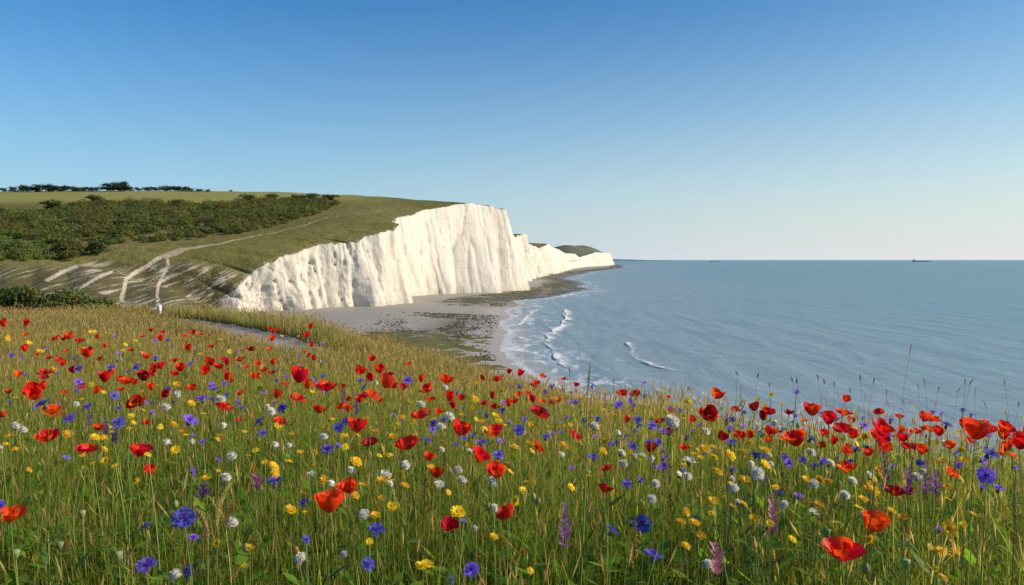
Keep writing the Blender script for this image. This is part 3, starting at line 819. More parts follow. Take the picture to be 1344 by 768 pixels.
def build_near_bushes():
    for i, (px, py, Y, w, h, lab) in enumerate([(38, 397, 43, 3.6, 1.6, 'dense green bramble bush at the left edge of the meadow'), (100, 398, 42, 1.9, .85, 'lower green bush beside the big bramble, at the head of the meadow'), (-40, 397, 43, 3.4, 1.5, 'green bush cut off by the left edge behind the meadow')]):
        a, b = ray(px, py); X = a * Y; z = float(meadow_z(X, Y))
        t = empty('bush', (X, Y, z)); tag(t, lab, 'bush')
        r = np.random.default_rng(500 + i)
        cs = np.stack([r.uniform(-w * .8, w * .8, 40), r.uniform(-1.2, 1.2, 40), r.uniform(.1, .75, 40) * h], 1)
        cs[:, 2] *= 1 - .55 * (np.abs(cs[:, 0]) / w) ** 2
        V, Q, cc = leaf_cloud(cs, r.uniform(.35, .7, 40) * (.6 + .4 * h / 1.35), .13, 330, 510 + i, .8, (.045, .064, .014), (.18, .20, .046), -.9)
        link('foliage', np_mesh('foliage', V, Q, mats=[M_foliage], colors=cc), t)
        for q in range(3):
            mb = MB(); x = r.uniform(-w * .6, w * .6); mb.tube([(x, 0, -.1), (x + r.uniform(-.3, .3), r.uniform(-.3, .3), h * .75)], [.03, .012], 5)
            link('woody_stem', mb.mesh('woody_stem', [M_bark]), t)
build_near_bushes()

# white marker post at the bend of the path
def build_post():
    x, y, z = meadow_ground(209.5, 412, 0)
    x, y, z = meadow_ground(209.5, 410.5, 0)
    t = empty('marker_post', (x, y, z)); tag(t, 'small white marker post standing in the grass at the head of the meadow', 'post')
    hgt = (EYE + ray(209, 400)[1] * y) - z
    mb = MB(); mb.tube([(0, 0, -.1), (0, 0, hgt - .10), (0, 0, hgt - .03), (0, 0, hgt)], [.095, .095, .085, .03], 14)
    mw = plain('white_paint', (.78, .75, .70), .6, .3, 8, .12)
    link('post_shaft', mb.mesh('post_shaft', [mw]), t)
build_post()

# ships on the horizon
def build_ship(px0, px1, Y, lab, tall):
    x0 = at_depth(px0, 342, Y)[0]; x1 = at_depth(px1, 342, Y)[0]; L = x1 - x0
    t = empty('cargo_ship', ((x0 + x1) / 2, Y, 0)); tag(t, lab, 'ship')
    mh = plain('ship_hull', (.26, .31, .35), .7, .2, .01); ms = plain('ship_superstructure', (.40, .43, .46), .7, .2, .05)  # grey distance haze is put into the ship's colour
    h = L * .034 * tall; w = L * .14
    mb = MB(); vs, fs = [], []
    for z, k in ((-h * .3, .94), (h, 1.0)):
        vs += [(-L / 2 * k, -w / 2 * .8, z), (L * .36 * k, -w / 2, z), (L / 2 * k, 0, z), (L * .36 * k, w / 2, z), (-L / 2 * k, w / 2 * .8, z)]
    fs = [(4, 3, 2, 1, 0), (5, 6, 7, 8, 9)] + [(i, (i + 1) % 5, 5 + (i + 1) % 5, 5 + i) for i in range(5)]
    mb.add(vs, fs); link('hull', mb.mesh('hull', [mh], False), t)
    mb = MB(); mb.box((-L * .40, 0, h * 1.9), (L * .09, w * .7, h * 1.8)); mb.box((-L * .40, 0, h * 2.95), (L * .05, w * .9, h * .3)); mb.box((-L * .44, 0, h * 3.1), (L * .03, w * .25, h * .9))
    link('bridge', mb.mesh('bridge', [ms], False), t)
    mb = MB()
    for q in range(5): mb.box((-L * .26 + q * L * .13, 0, h * 1.18), (L * .11, w * .7, h * .36))
    link('hatch_row', mb.mesh('hatch_covers', [ms], False), t).name = 'hatch_cover'
    mb = MB(); mb.tube([(L * .40, 0, h), (L * .40, 0, h * 2.2)], [L * .004, L * .003], 6); link('mast', mb.mesh('mast', [ms]), t)
build_ship(1197, 1223, 11500, 'long dark cargo ship on the sea horizon at right', 1.0)
build_ship(933, 944, 10500, 'small distant ship on the horizon near the cliff headland', 1.3)

# ------------------------------------------------------------------ grass
def blades(P, h, w, az, lean, bend, col, segs, wtip=.08, colroot=.07):
    n = len(P); t = np.linspace(0, 1, segs + 1)
    dirv = np.stack([np.cos(az), np.sin(az)], 1)
    sa = az + math.pi / 2 + rng.normal(0, .6, n); sv = np.stack([np.cos(sa), np.sin(sa)], 1)
    hor = (lean[:, None] * t[None] + bend[:, None] * t[None] ** 2.2) * h[:, None]
    zz = h[:, None] * (t[None] - .35 * (bend[:, None]) * t[None] ** 3)
    c = np.zeros((n, segs + 1, 3))
    c[..., :2] = P[:, None, :2] + dirv[:, None, :] * hor[..., None]; c[..., 2] = P[:, 2, None] + zz
    prof = np.maximum(wtip, 1 - t ** 1.6) * np.minimum(1, .55 + 1.5 * t)
    hw = .5 * w[:, None] * prof[None]
    o = np.zeros_like(c); o[..., :2] = sv[:, None, :] * hw[..., None]
    V = np.stack([c - o, c + o], 2)                                   # n, segs+1, 2, 3
    idx = (np.arange(n) * (segs + 1) * 2)[:, None] + (np.arange(segs) * 2)[None]
    Q = np.stack([idx, idx + 1, idx + 3, idx + 2], -1).reshape(-1, 4)
    g = colroot + (1 - colroot) * t  # shade low in the sward painted in: blades darken towards the root
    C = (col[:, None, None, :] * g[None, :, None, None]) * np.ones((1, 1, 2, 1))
    tips = c[:, -1]; td = c[:, -1] - c[:, -2]; td /= np.linalg.norm(td, axis=1)[:, None] + 1e-9
    return V.reshape(-1, 3), Q, C.reshape(-1, 3), tips, td

def ears(tips, td, ln, wd, col):
    """little pointed seed heads, two crossed leaves each"""
    n = len(tips); a = rng.random(n) * 6.28
    s1 = np.stack([np.cos(a), np.sin(a), 0 * a], 1); s2 = np.stack([-np.sin(a), np.cos(a), 0 * a], 1)
    V = []
    for s in (s1, s2):
        V.append(np.stack([tips - td * ln[:, None] * .3, tips + td * ln[:, None] * .25 + s * wd[:, None] * .5, tips + td * ln[:, None] * .8, tips + td * ln[:, None] * .25 - s * wd[:, None] * .5], 1))
    V = np.concatenate(V, 0)
    return V.reshape(-1, 3), np.arange(len(V) * 4).reshape(-1, 4), np.repeat(np.concatenate([col, col], 0), 4, 0)

PAL = np.array([(.155, .260, .020), (.255, .355, .032), (.400, .415, .052), (.520, .430, .092), (.600, .450, .170), (.110, .150, .024), (.360, .200, .080)])
POST = meadow_ground(209.5, 410.5, 0)
def grass_band(y0, y1, dens, wk, segs, ear_share, pale, hk=1.0):
    tm = .84 if y0 < 8 else .78
    area = tm * (y1 ** 2 - y0 ** 2)
    n = int(area * dens)
    Y = np.sqrt(rng.uniform(y0 ** 2, y1 ** 2, n)); X = rng.uniform(-tm, tm, n) * Y
    px = np.clip(672 + F * X / Y, -300, 1700)
    ye = np.interp(px, A_px, A_ye)
    pd, sd = path_dist(X, Y)
    clump = np.clip(.5 + 1.5 * (fbm(X * 2.0, Y * 2.0, 131, 3) - .5), 0, 1) if y0 < 4 else fbm(X * 1.1, Y * 1.1, 131, 3)
    keep = (Y < ye + 1.5 + .16 * ye + (0 if y0 < 4 else 2.0 + .16 * ye)) & (pd > .62 + .25 * rng.random(n)) & (rng.random(n) < .45 + 1.1 * (clump - .2))
    X, Y, px, ye, pd, sd, clump = (q[keep] for q in (X, Y, px, ye, pd, sd, clump)); n = len(X)
    Z = meadow_z(X, Y)
    hb = np.interp(Y, [1, 4, 7, 12, 20, 45], [.44, .43, .40, .35, .34, .40])
    shelf = np.clip((Y - .55 * ye) / (.3 * ye), 0, 1) * np.clip((px - 420) / 60, 0, 1) * np.clip((900 - px) / 160, 0, 1)
    hb = hb * (1 - .35 * shelf)
    hb = hb * (1 - .35 * np.clip((px - 180) / 60, 0, 1) * np.clip((430 - px) / 50, 0, 1) * (Y > 9) * (sd >= 0))
    hb = np.where((np.abs(X - POST[0] / POST[1] * Y) < .40) & (Y > POST[1] - 7) & (Y < POST[1] + .5), hb * .32, hb)
    bankh = np.exp(-((pd - 1.6) / 1.0) ** 2) * (sd < 0) * (Y > 12)
    hb = hb * (1 + .55 * bankh)
    h = hb * hk * rng.uniform(.45, 1.15, n) * (.75 + .5 * clump)
    stem = rng.random(n) < .42
    h = np.where(stem, h * 1.18, h)
    w = np.where(stem, rng.choice([.0016, .0020, .0032], n), rng.uniform(.0032, .0060, n)) * wk * np.maximum(1, Y / 3.0) ** .85
    az = rng.uniform(0, 2 * math.pi, n)
    lean = np.abs(rng.normal(0, .12, n)); lean = np.where(rng.random(n) < .26, np.abs(rng.normal(.25, .25, n)), lean); bend = np.where(stem, np.abs(rng.normal(0, .12, n)), np.abs(rng.normal(.22, .36, n)))
    bend = np.clip(bend, 0, 1.0)
    tone = np.clip(.36 * rng.random(n) + .30 * fbm(X * .5, Y * .5, 141, 3) + pale * (.35 + .25 * rng.random(n)) + .10 * stem + .12 * shelf - .06, 0, .96)
    ci = np.clip((tone * 5.4).astype(int), 0, 4)
    ci = np.where(rng.random(n) < .12, 5, ci); ci = np.where((rng.random(n) < .015 + .05 * pale), 6, ci)
    col = PAL[ci] * rng.uniform(.75, 1.25, (n, 1)) * np.array([1, 1, 1]) * (1 + .12 * rng.normal(size=(n, 3)))
    col = np.clip(col, .01, .6)
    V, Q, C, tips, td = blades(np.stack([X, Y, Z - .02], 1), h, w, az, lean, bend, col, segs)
    e = np.where(stem & (rng.random(n) < ear_share))[0]
    if len(e):
        k = np.maximum(1, Y[e] / 3.5) ** .7
        ec = np.where((rng.random(len(e)) < .6)[:, None], PAL[4][None] * rng.uniform(.6, 1.15, (len(e), 1)), PAL[6][None] * rng.uniform(.7, 1.5, (len(e), 1)))
        V2, Q2, C2 = ears(tips[e], td[e], rng.uniform(.025, .07, len(e)) * k ** .5, rng.uniform(.004, .008, len(e)) * k, ec)
        Q = np.concatenate([Q, Q2 + len(V)]); V = np.concatenate([V, V2]); C = np.concatenate([C, C2])
    return V, Q, C

def build_grass():
    parts = [grass_band(1.0, 2.9, 330, 2.0, 8, .0, .30, 1.22), grass_band(1.0, 2.2, 4000, 1.0, 6, .22, .04), grass_band(2.2, 4.2, 3900, 1.0, 4, .26, .14),
             grass_band(4.2, 8.5, 2100, 1.0, 3, .32, .34), grass_band(8.5, 17, 760, 1.0, 3, .4, .66), grass_band(17, 48, 150, 1.0, 2, .45, .92)]
    V, Q, C, b = [], [], [], 0
    for v, q, c in parts:
        V.append(v); Q.append(q + b); C.append(c); b += len(v)
    V = np.concatenate(V); Q = np.concatenate(Q); C = np.concatenate(C)
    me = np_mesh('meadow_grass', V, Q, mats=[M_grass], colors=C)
    tag(link('meadow_grass', me), 'tall green and straw coloured meadow grass between the flowers', 'grass', kind='stuff')
    # low leafy herbs in the bottom of the sward
    n = 15000
    Y = 1.0 + 5.5 * rng.random(n) ** 1.2; X = rng.uniform(-.84, .84, n) * Y
    k = rng.uniform(.08, .40, n)
    Z = meadow_z(X, Y) + k
    L = rng.uniform(.025, .10, n); az = rng.uniform(0, 6.28, n); tilt = rng.uniform(-.5, .9, n)
    d = np.stack([np.cos(az) * np.cos(tilt), np.sin(az) * np.cos(tilt), np.sin(tilt)], 1); s = np.stack([-np.sin(az), np.cos(az), 0 * az], 1)
    P = np.stack([X, Y, Z], 1)
    V = np.stack([P, P + d * L[:, None] * .5 + s * L[:, None] * .17, P + d * L[:, None], P + d * L[:, None] * .5 - s * L[:, None] * .17], 1).reshape(-1, 3)
    col = PAL[rng.integers(0, 2, n)] * rng.uniform(.6, 1.1, (n, 1)) * np.array([.8, 1, .9])
    me = np_mesh('leafy_herbs', V, np.arange(n * 4).reshape(-1, 4), mats=[M_grass], colors=np.repeat(col, 4, 0))
    tag(link('leafy_herbs', me), 'small green herb leaves low down in the meadow', 'herbs', kind='stuff')
build_grass()
# ------------------------------------------------------------------ flowers
def petal(a0, half, ph1, scale, seed, nu=9, nv=7, zoff=0.0, ph0=1.48):
    r = random.Random(seed); mb = MB(); vs = []
    p1, p2, p3 = r.random() * 6, r.random() * 6, r.random() * 6
    R = Z = 0.0; prof = [(0.0, 0.0)]
    for j in range(1, nv):
        v = j / (nv - 1); f = ph0 + (ph1 - ph0) * v ** .65
        R += math.sin(f) / (nv - 1); Z += math.cos(f) / (nv - 1); prof.append((R, Z))
    for j in range(nv):
        v = j / (nv - 1); rr, zz = prof[j]
        for i in range(nu):
            q = -1 + 2 * i / (nu - 1)
            a = a0 + q * half * (.42 + .58 * v ** .55)
            edge = 1 - .16 * abs(q) ** 3 * v
            ru = 1 + v * v * (.05 * math.sin(5.2 * q + p1) + .035 * math.sin(11 * q + p2))
            wv = v * v * (.055 * math.sin(4.1 * q + p3) + .035 * math.sin(9.5 * q + p1)) + .012 * v * math.sin(17 * q + 9 * v + p2)
            x = rr * edge * ru
            vs.append((x * math.cos(a) * scale, x * math.sin(a) * scale, (zz * edge + wv + .05 * v * q * q) * scale + zoff))
    fs = [(j * nu + i, j * nu + i + 1, (j + 1) * nu + i + 1, (j + 1) * nu + i) for j in range(nv - 1) for i in range(nu - 1)]
    mb.add(vs, fs); return mb

def poppy_petals(opening, seed, nu=9, nv=7):
    r = random.Random(seed); ph1 = math.radians(opening); out = []
    base = r.random() * 6
    for i, a in enumerate((0, math.pi, math.pi / 2, 1.5 * math.pi)):
        inner = i >= 2
        out.append(petal(base + a + r.uniform(-.2, .2), math.radians(78 if not inner else 66) * r.uniform(.9, 1.1), ph1 * (.62 if inner else 1.2) + r.uniform(-.22, .22), (.86 if inner else 1) * r.uniform(.92, 1.06), seed * 13 + i, nu, nv, .03 if inner else 0))
    for i in range(2 if nu > 6 else 0): out.append(petal(base + .8 + i * 2.6, math.radians(58), ph1 * .6 + r.uniform(-.2, .2), .74 * r.uniform(.9, 1.05), seed * 13 + 7 + i, nu, nv, .05))
    w = max(max(abs(x) for x, y, z in p.v) for p in out); w = max(w, max(max(abs(y) for x, y, z in p.v) for p in out)); w = max(w, .42)
    for p in out: p.v = [(x / w / 2, y / w / 2, z / w / 2) for x, y, z in p.v]
    return out

def poppy_centre():
    mb = MB(); mb.tube([(0, 0, -.02), (0, 0, .06), (0, 0, .12), (0, 0, .15)], [.03, .06, .065, .03], 8, 0)
    for q in range(22):
        a = q * 2.4; t = .10 + .05 * ((q * 7) % 5) / 5
        mb.tube([(.03 * math.cos(a), .03 * math.sin(a), .02), (t * math.cos(a), t * math.sin(a), .11 + .02 * (q % 3))], [.004, .009], 3, 0)
    return mb

def floret_fan(mb, a, elev, r0, r1, width, lobes, rnd, mi=0):
    ca, sa = math.cos(a), math.sin(a)
    def pt(r, off, e):
        x = r * math.cos(e); z = r * math.sin(e); return (x * ca - off * sa, x * sa + off * ca, z)
    rm = r0 + (r1 - r0) * .55
    e = elev
    mb.add([pt(r0, -.012, e), pt(r0, .012, e), pt(rm, width * .38, e + .05), pt(rm, -width * .38, e + .05)], [(0, 1, 2, 3)], mi)
    for l in range(lobes):
        q0 = -1 + 2 * l / lobes; q1 = -1 + 2 * (l + 1) / lobes; qm = (q0 + q1) / 2
        tip = r1 * (1 - .10 * qm * qm) * rnd.uniform(.9, 1.08); ee = e + rnd.uniform(-.18, .22)
        mb.add([pt(rm, q0 * width * .38, e + .05), pt(rm, q1 * width * .38, e + .05), pt((rm + tip) / 2, (qm + .26) * width * .7, ee), pt(tip, qm * width * 1.0, ee), pt((rm + tip) / 2, (qm - .26) * width * .7, ee)], [(0, 1, 2, 3, 4)], mi)

def corn_head(seed, small=False):
    r = random.Random(seed); co_ = MB(); ce = MB(); ca = MB()
    n = 8 if small else 12
    for i in range(n): floret_fan(co_, 6.283 * i / n + r.uniform(-.2, .2), r.uniform(.05, .55), .05, .52 * r.uniform(.85, 1.05), .24, 3 if small else 5, r)
    for i in range(5 if small else 9): floret_fan(co_, r.random() * 6.28, r.uniform(.6, 1.1), .03, .36 * r.uniform(.8, 1.1), .14, 3, r)
    for i in range(6 if small else 20):
        a = r.random() * 6.28; t = r.uniform(.05, .17); h = r.uniform(.20, .36)
        ce.tube([(0, 0, .02), (t * .6 * math.cos(a), t * .6 * math.sin(a), h * .6), (t * math.cos(a), t * math.sin(a), h)], [.012, .014, .008], 3, 0, False)
    ca.tube([(0, 0, -.32), (0, 0, -.25), (0, 0, -.12), (0, 0, .0)], [.04, .115, .13, .07], 5 if small else 9, 0)
    return co_, ce, ca

def ray_flower(seed, small=False):
    r = random.Random(seed); mb = MB(); dc = MB()
    n = 12 if small else 19; dr = r.uniform(-.12, .28)
    for ring, (nn, rad, el) in enumerate(((n, .5, dr), (0 if small else 12, .38, dr + .35))):
        for i in range(nn):
            a = 6.283 * (i + .5 * ring) / nn + r.uniform(-.08, .08); e = el + r.uniform(-.14, .14); R = rad * r.uniform(.88, 1.06)
            ca, sa = math.cos(a), math.sin(a); w = .075 if not small else .11
            def pt(x, o, z): return (x * ca - o * sa, x * sa + o * ca, z)
            mb.add([pt(.1, -w * .4, .0), pt(.1, w * .4, .0), pt(R * .6, w * .95, R * .5 * math.sin(e) + .012), pt(R * .96, w * .7, R * math.sin(e)), pt(R, 0, R * math.sin(e) - .008), pt(R * .96, -w * .7, R * math.sin(e)), pt(R * .6, -w * .95, R * .5 * math.sin(e) + .012)], [(0, 1, 2, 3, 4, 5, 6)])
    dc.tube([(0, 0, -.05), (0, 0, .015), (0, 0, .05), (0, 0, .075)], [.14, .165, .13, .05], 8 if small else 12)
    for i in range(0 if small else 40):
        a = i * 2.4; t = .15 * math.sqrt(i / 40); dc.tube([(t * math.cos(a), t * math.sin(a), .04), (t * math.cos(a), t * math.sin(a), .105 - t * .25)], [.012, .008], 4)
    return mb, dc

def globe(seed, small=False):
    r = random.Random(seed); mb = MB(); ca = MB(); n = 46 if small else 150
    for i in range(n):
        z = 1 - 1.55 * (i + .5) / n; t = math.sqrt(max(0, 1 - z * z)); a = i * 2.39996
        d = Vector((t * math.cos(a), t * math.sin(a), z)); s = d.cross(Vector((0, 0, 1))).normalized() if t > .05 else Vector((1, 0, 0)); up = s.cross(d)
        R = .47 * r.uniform(.8, 1.12); w = .05 if not small else .09
        o = s * w; b = d * R * .45; m_ = d * R * .85 + up * r.uniform(-.06, .06); tp = d * R * 1.03 + up * r.uniform(-.09, .09) + s * r.uniform(-.05, .05)
        k = Vector((1, 1, .82))
        mb.add([(p * k) + Vector((0, 0, .2)) for p in (b - o * .4, b + o * .4, m_ + o, tp, m_ - o)], [(0, 1, 2, 3, 4)])
    mb.tube([(0, 0, -.08), (0, 0, .1), (0, 0, .38), (0, 0, .5)], [.12, .30, .27, .08], 8)
    ca.tube([(0, 0, -.22), (0, 0, -.1), (0, 0, .02)], [.04, .13, .2], 8)
    return mb, ca

def spike_mesh(seed, L):
    """flowering upper part of a sage or similar, length L metres, base at the origin"""
    r = random.Random(seed); mb = MB(); n = max(6, int(L / .0125))
    for k in range(n):
        t = k / n; z = L * t; rad = .013 * (1 - .75 * t ** 1.4) + .002
        for q in range(6):
            a = q * 1.05 + k * .5 + r.uniform(-.3, .3); e = r.uniform(.1, 1.0); ln = rad * r.uniform(.8, 1.9)
            ca, sa = math.cos(a), math.sin(a); w = rad * .30
            def pt(x, o, zz): return (x * ca - o * sa, x * sa + o * ca, z + zz)
            mb.add([pt(.001, -w * .4, 0), pt(.001, w * .4, 0), pt(ln * .7, w, ln * e), pt(ln, 0, ln * e * 1.3 + .002), pt(ln * .7, -w, ln * e)], [(0, 1, 2, 3, 4)])
    mb.tube([(0, 0, 0), (0, 0, L)], [.0022, .001], 4)
    return mb

def ear_mesh(seed, L, rad, bend):
    """a grass ear: many little husks set along a bent rachis"""
    r = random.Random(seed); mb = MB(); n = max(10, int(L / .0045)); pts = []
    for k in range(n + 1):
        t = k / n; pts.append(Vector((bend * L * t * t, 0, L * (t - .4 * bend * t ** 3))))
    for k in range(n):
        t = k / n; p = pts[k]; d = (pts[k + 1] - pts[k]).normalized(); R = rad * (math.sin(math.pi * min(1, t * .92 + .1)) ** .6)
        for q in range(4):
            a = q * 1.57 + k * .8; s = Vector((math.cos(a), math.sin(a), 0)); s = (s - d * s.dot(d)).normalized(); b = d.cross(s)
            l = rad * 1.5 * r.uniform(.8, 1.3)
            mb.add([p, p + s * R * .8 + d * l * .3 + b * R * .45, p + s * R + d * l, p + s * R * .8 + d * l * .3 - b * R * .45], [(0, 1, 2, 3)])
    return mb

def panicle_mesh(seed, L, rad):
    """a loose, branching seed head: short side twigs each set with flat seeds"""
    r = random.Random(seed); mb = MB(); mb.tube([(0, 0, 0), (.004, 0, L * .5), (0, .003, L)], [.0016, .0012, .0005], 5); n = max(9, int(L / .009))
    for k in range(n):
        t = (k + r.random()) / n; z = L * t; a = r.random() * 6.28; R_ = rad * (1.25 - .95 * t) * r.uniform(.4, 1.25); e = r.uniform(.7, 1.25)
        d = Vector((math.cos(a) * math.cos(e), math.sin(a) * math.cos(e), math.sin(e))); p0 = Vector((0, 0, z)); p1 = p0 + d * R_ * 2.2
        mb.tube([p0, p1], [.0006, .0004], 3, 0, False)
        for q in range(r.randrange(3, 7)):
            c = p0.lerp(p1, r.uniform(.35, 1.05)); s = Vector((r.gauss(0, 1), r.gauss(0, 1), r.gauss(0, 1))).normalized(); u_ = s.orthogonal().normalized(); w_ = r.uniform(.0016, .0032)
            mb.add([c - s * w_ * 1.5, c + u_ * w_, c + s * w_ * 1.5, c - u_ * w_], [(0, 1, 2, 3)])
    return mb

def stem_mesh(seed, rad, bend):
    r = random.Random(seed); mb = MB(); a = r.random() * 6.28; b = bend * r.uniform(.3, 1); s = r.uniform(-.4, .4); pts = []
    for k in range(9):
        t = k / 8; o = b * (math.sin(math.pi * t) * .8 + s * math.sin(2 * math.pi * t)); pts.append((o * math.cos(a), o * math.sin(a), t))
    mb.tube(pts, [rad * (1.25 - .45 * k / 8) for k in range(9)], 5, 0, False)
    return mb

def head_mat(tilt, az):
    return Matrix.Rotation(az, 4, 'Z') @ Matrix.Rotation(tilt, 4, 'Y') @ Matrix.Rotation(random.uniform(0, 6.28), 4, 'Z')

MATP = {'scarlet': M_poppy, 'crimson': M_poppy_dk, 'orange-red': M_poppy_or}
OPEN = [64, 44, 28, 14, 2, -12]
LOOKP = {64: 'wide open', 44: 'open', 28: 'bowl-shaped', 14: 'cupped', 2: 'upright', -12: 'rounded'}
POP = {}
def poppy_variant(op, k, tone):
    key = (op, k, tone)
    if key not in POP:
        POP[key] = [p.mesh('petal', [MATP[tone]]) for p in poppy_petals(op, op * 10 + k)]
    return POP[key]
POD = poppy_centre().mesh('seed_pod', [M_pod])
STEMS = [stem_mesh(40 + q, .0016, .05).mesh('stem', [M_stem]) for q in range(8)]
STEMS2 = [stem_mesh(60 + q, .0012, .04).mesh('stem', [M_stem]) for q in range(8)]
CORN = []
for q in range(6):
    a_, b_, c_ = corn_head(70 + q)
    CORN.append((a_.mesh('corolla', [M_corn]), b_.mesh('flower_centre', [M_corn2]), c_.mesh('calyx', [M_calyx]), a_.mesh('corolla', [M_white])))
RAYS = [tuple(m_.mesh(nm, [mt]) for m_, nm, mt in zip(ray_flower(90 + q), ('corolla', 'disc'), (M_yel, M_disc))) for q in range(6)]
GLOB = [tuple(m_.mesh(nm, [mt]) for m_, nm, mt in zip(globe(110 + q), ('corolla', 'calyx'), (M_white, M_calyx))) for q in range(4)]

ALL = []       # everything labelled at the end
NOM = {'poppy': .070, 'cornflower': .042, 'daisy': .038, 'white': .040}
def place(px, py, size, kind):
    best = None
    for h in np.arange(.54, .88, .03):
        x, y, gz = meadow_ground(px, py, h)
        dia = size * y / F
        sc = abs(math.log(dia / NOM[kind])) + 1.2 * abs(h - .70) + random.uniform(0, .12)
        if best is None or sc < best[0]: best = (sc, x, y, gz, h, dia)
    _, x, y, gz, h, dia = best
    return x, y, gz, h, min(max(dia, NOM[kind] * .45), NOM[kind] * 1.6)

GROUP = {'poppy': 'red poppies in the meadow', 'cornflower': 'blue cornflowers in the meadow', 'daisy': 'yellow daisy-like flowers in the meadow', 'white': 'white flowers in the meadow'}
NAME = {'poppy': 'poppy', 'cornflower': 'cornflower', 'daisy': 'yellow_daisy', 'white': 'white_flower'}
def flower(kind, px, py, size, tone=None, detailed=None):
    x, y, gz, h, dia = place(px, py, size, kind)
    if detailed is None: detailed = size >= 12
    tilt = abs(random.gauss(.45, .25)); az = random.gauss(-1.1, .9)
    if kind == 'poppy':
        tone = tone or random.choices(['scarlet', 'crimson', 'orange-red'], [.72, .12, .16])[0]
        op = random.choices(OPEN[:5], [.05, .20, .33, .28, .14])[0] if size > 11 else random.choice(OPEN[1:5])
        if tone == 'crimson' and op > 60: op = 28
        if size >= 25: op = random.choice([28, 28, 14, 44])
        look = LOOKP[op] + ' ' + tone
    elif kind == 'cornflower': look = random.choice(['']); op = 0
    elif kind == 'daisy': op = 0; look = ''
    else: op = 0; look = ''
    if kind in ('daisy', 'white', 'cornflower'): tilt = abs(random.gauss(.5, .3))
    if kind == 'poppy': dia *= 1.14; tilt *= .8
    hm = head_mat(tilt, az)
    if detailed:
        t = empty(NAME[kind], (x, y, gz), 0)
        st = link('stem', random.choice(STEMS if kind == 'poppy' else STEMS2), t, rot=(0, 0, random.uniform(0, 6.28)), scale=(1, 1, h))
        loc = Vector((0, 0, h)); rot = hm.to_euler(); sc = (dia,) * 3
        if kind == 'poppy':
            for me in poppy_variant(op, random.randrange(3), tone): link('petal', me, t, loc, rot, sc)
            if op > 20: link('seed_pod', POD, t, loc, rot, tuple(q * .8 for q in sc))
        elif kind == 'cornflower':
            a_, b_, c_, _w = random.choice(CORN)
            link('corolla', a_, t, loc, rot, sc); link('flower_centre', b_, t, loc, rot, sc); link('calyx', c_, t, loc, rot, sc)
        elif kind == 'daisy':
            a_, b_ = random.choice(RAYS); link('corolla', a_, t, loc, rot, sc); link('disc', b_, t, loc, rot, sc)
        else:
            if random.random() < .3:
                c4 = random.choice(CORN); link('corolla', c4[3], t, loc, rot, sc); link('calyx', c4[2], t, loc, rot, sc)
            else:
                a_, b_ = random.choice(GLOB); link('corolla', a_, t, loc, rot, sc); link('calyx', b_, t, loc, rot, sc)
    else:
        mb = MB(); stm = stem_mesh(random.randrange(999), .0014, .04); mb.merge(stm, Matrix.Diagonal((1.5, 1.5, h, 1)), 0)
        M = Matrix.Translation((0, 0, h)) @ hm @ Matrix.Scale(dia, 4); sd = random.randrange(9999)
        if kind == 'poppy':
            for p in poppy_petals(op, sd, 6, 4): mb.merge(p, M, 1)
            mats = [M_stem, MATP[tone]]
        elif kind == 'cornflower':
            a_, b_, c_ = corn_head(sd, True); mb.merge(a_, M, 1); mb.merge(b_, M, 2); mb.merge(c_, M, 3); mats = [M_stem, M_corn, M_corn2, M_calyx]
        elif kind == 'daisy':
            a_, b_ = ray_flower(sd, True); mb.merge(a_, M, 1); mb.merge(b_, M, 2); mats = [M_stem, M_yel, M_disc]
        else:
            a_, b_ = globe(sd, True); mb.merge(a_, M, 1); mb.merge(b_, M, 2); mats = [M_stem, M_white, M_calyx]
        t = link(NAME[kind], mb.mesh(NAME[kind], mats), None, (x, y, gz))
    hx, hy = project(x, y, gz + h + .2 * dia)
    ALL.append(dict(o=t, kind=kind, px=hx, py=hy, size=dia * F / y, look=look))
    return t

POPPIES = '''5,430,9 33,428,8 33,441,9 73,447,12 90,446,12 104,450,10 115,470,17 59,492,22 138,503,19 165,505,18 188,501,18 211,484,19 236,488,13 191,471,13
247,461,11 271,479,12 286,485,13 315,475,12 330,461,12 324,484,10 347,488,12 267,492,13 296,499,15 252,513,15 407,468,8 412,474,7 375,506,12 392,504,21 429,515,28 391,526,22
362,523,13 418,543,22 367,557,17 293,539,25 314,554,10 183,532,26 48,523,26 68,545,29 6,547,15 11,517,11 63,582,30 115,595,24 182,600,33 197,624,14 129,566,15 193,558,10
217,522,12 14,685,38 431,676,38 124,517,10 488,475,11 536,479,12 470,491,13 497,490,15 490,499,13 504,510,22 486,521,23 519,510,13 584,503,20 562,515,21 653,501,14 703,506,14
692,518,11 700,529,10 646,525,10 648,537,14 668,534,9 554,550,27 575,544,16 706,546,26 468,569,25 604,573,23 650,574,28 752,575,22 536,592,30 562,607,14 626,606,32 652,631,27
572,629,20 458,650,28 668,684,26 588,698,24 798,620,15 792,650,22 817,520,18 834,517,13 865,555,10 703,591,18 486,585,20 877,523,9 938,524,18 929,552,25 866,556,10 1007,545,19
1016,570,13 1066,547,22 1109,528,12 1106,546,22 1087,558,22 1105,567,24 1117,557,12 1081,572,16 1119,576,14 1033,580,24 1046,589,27 1153,570,36 1150,580,26 1155,593,20 1180,572,11
1202,570,14 1221,553,25 1220,568,18 1279,579,34 1298,569,20 1314,567,28 1337,592,28 1343,568,10 1246,626,22 1111,621,30 1173,651,26 1192,653,14 1142,701,38 1104,740,54 1093,585,8'''
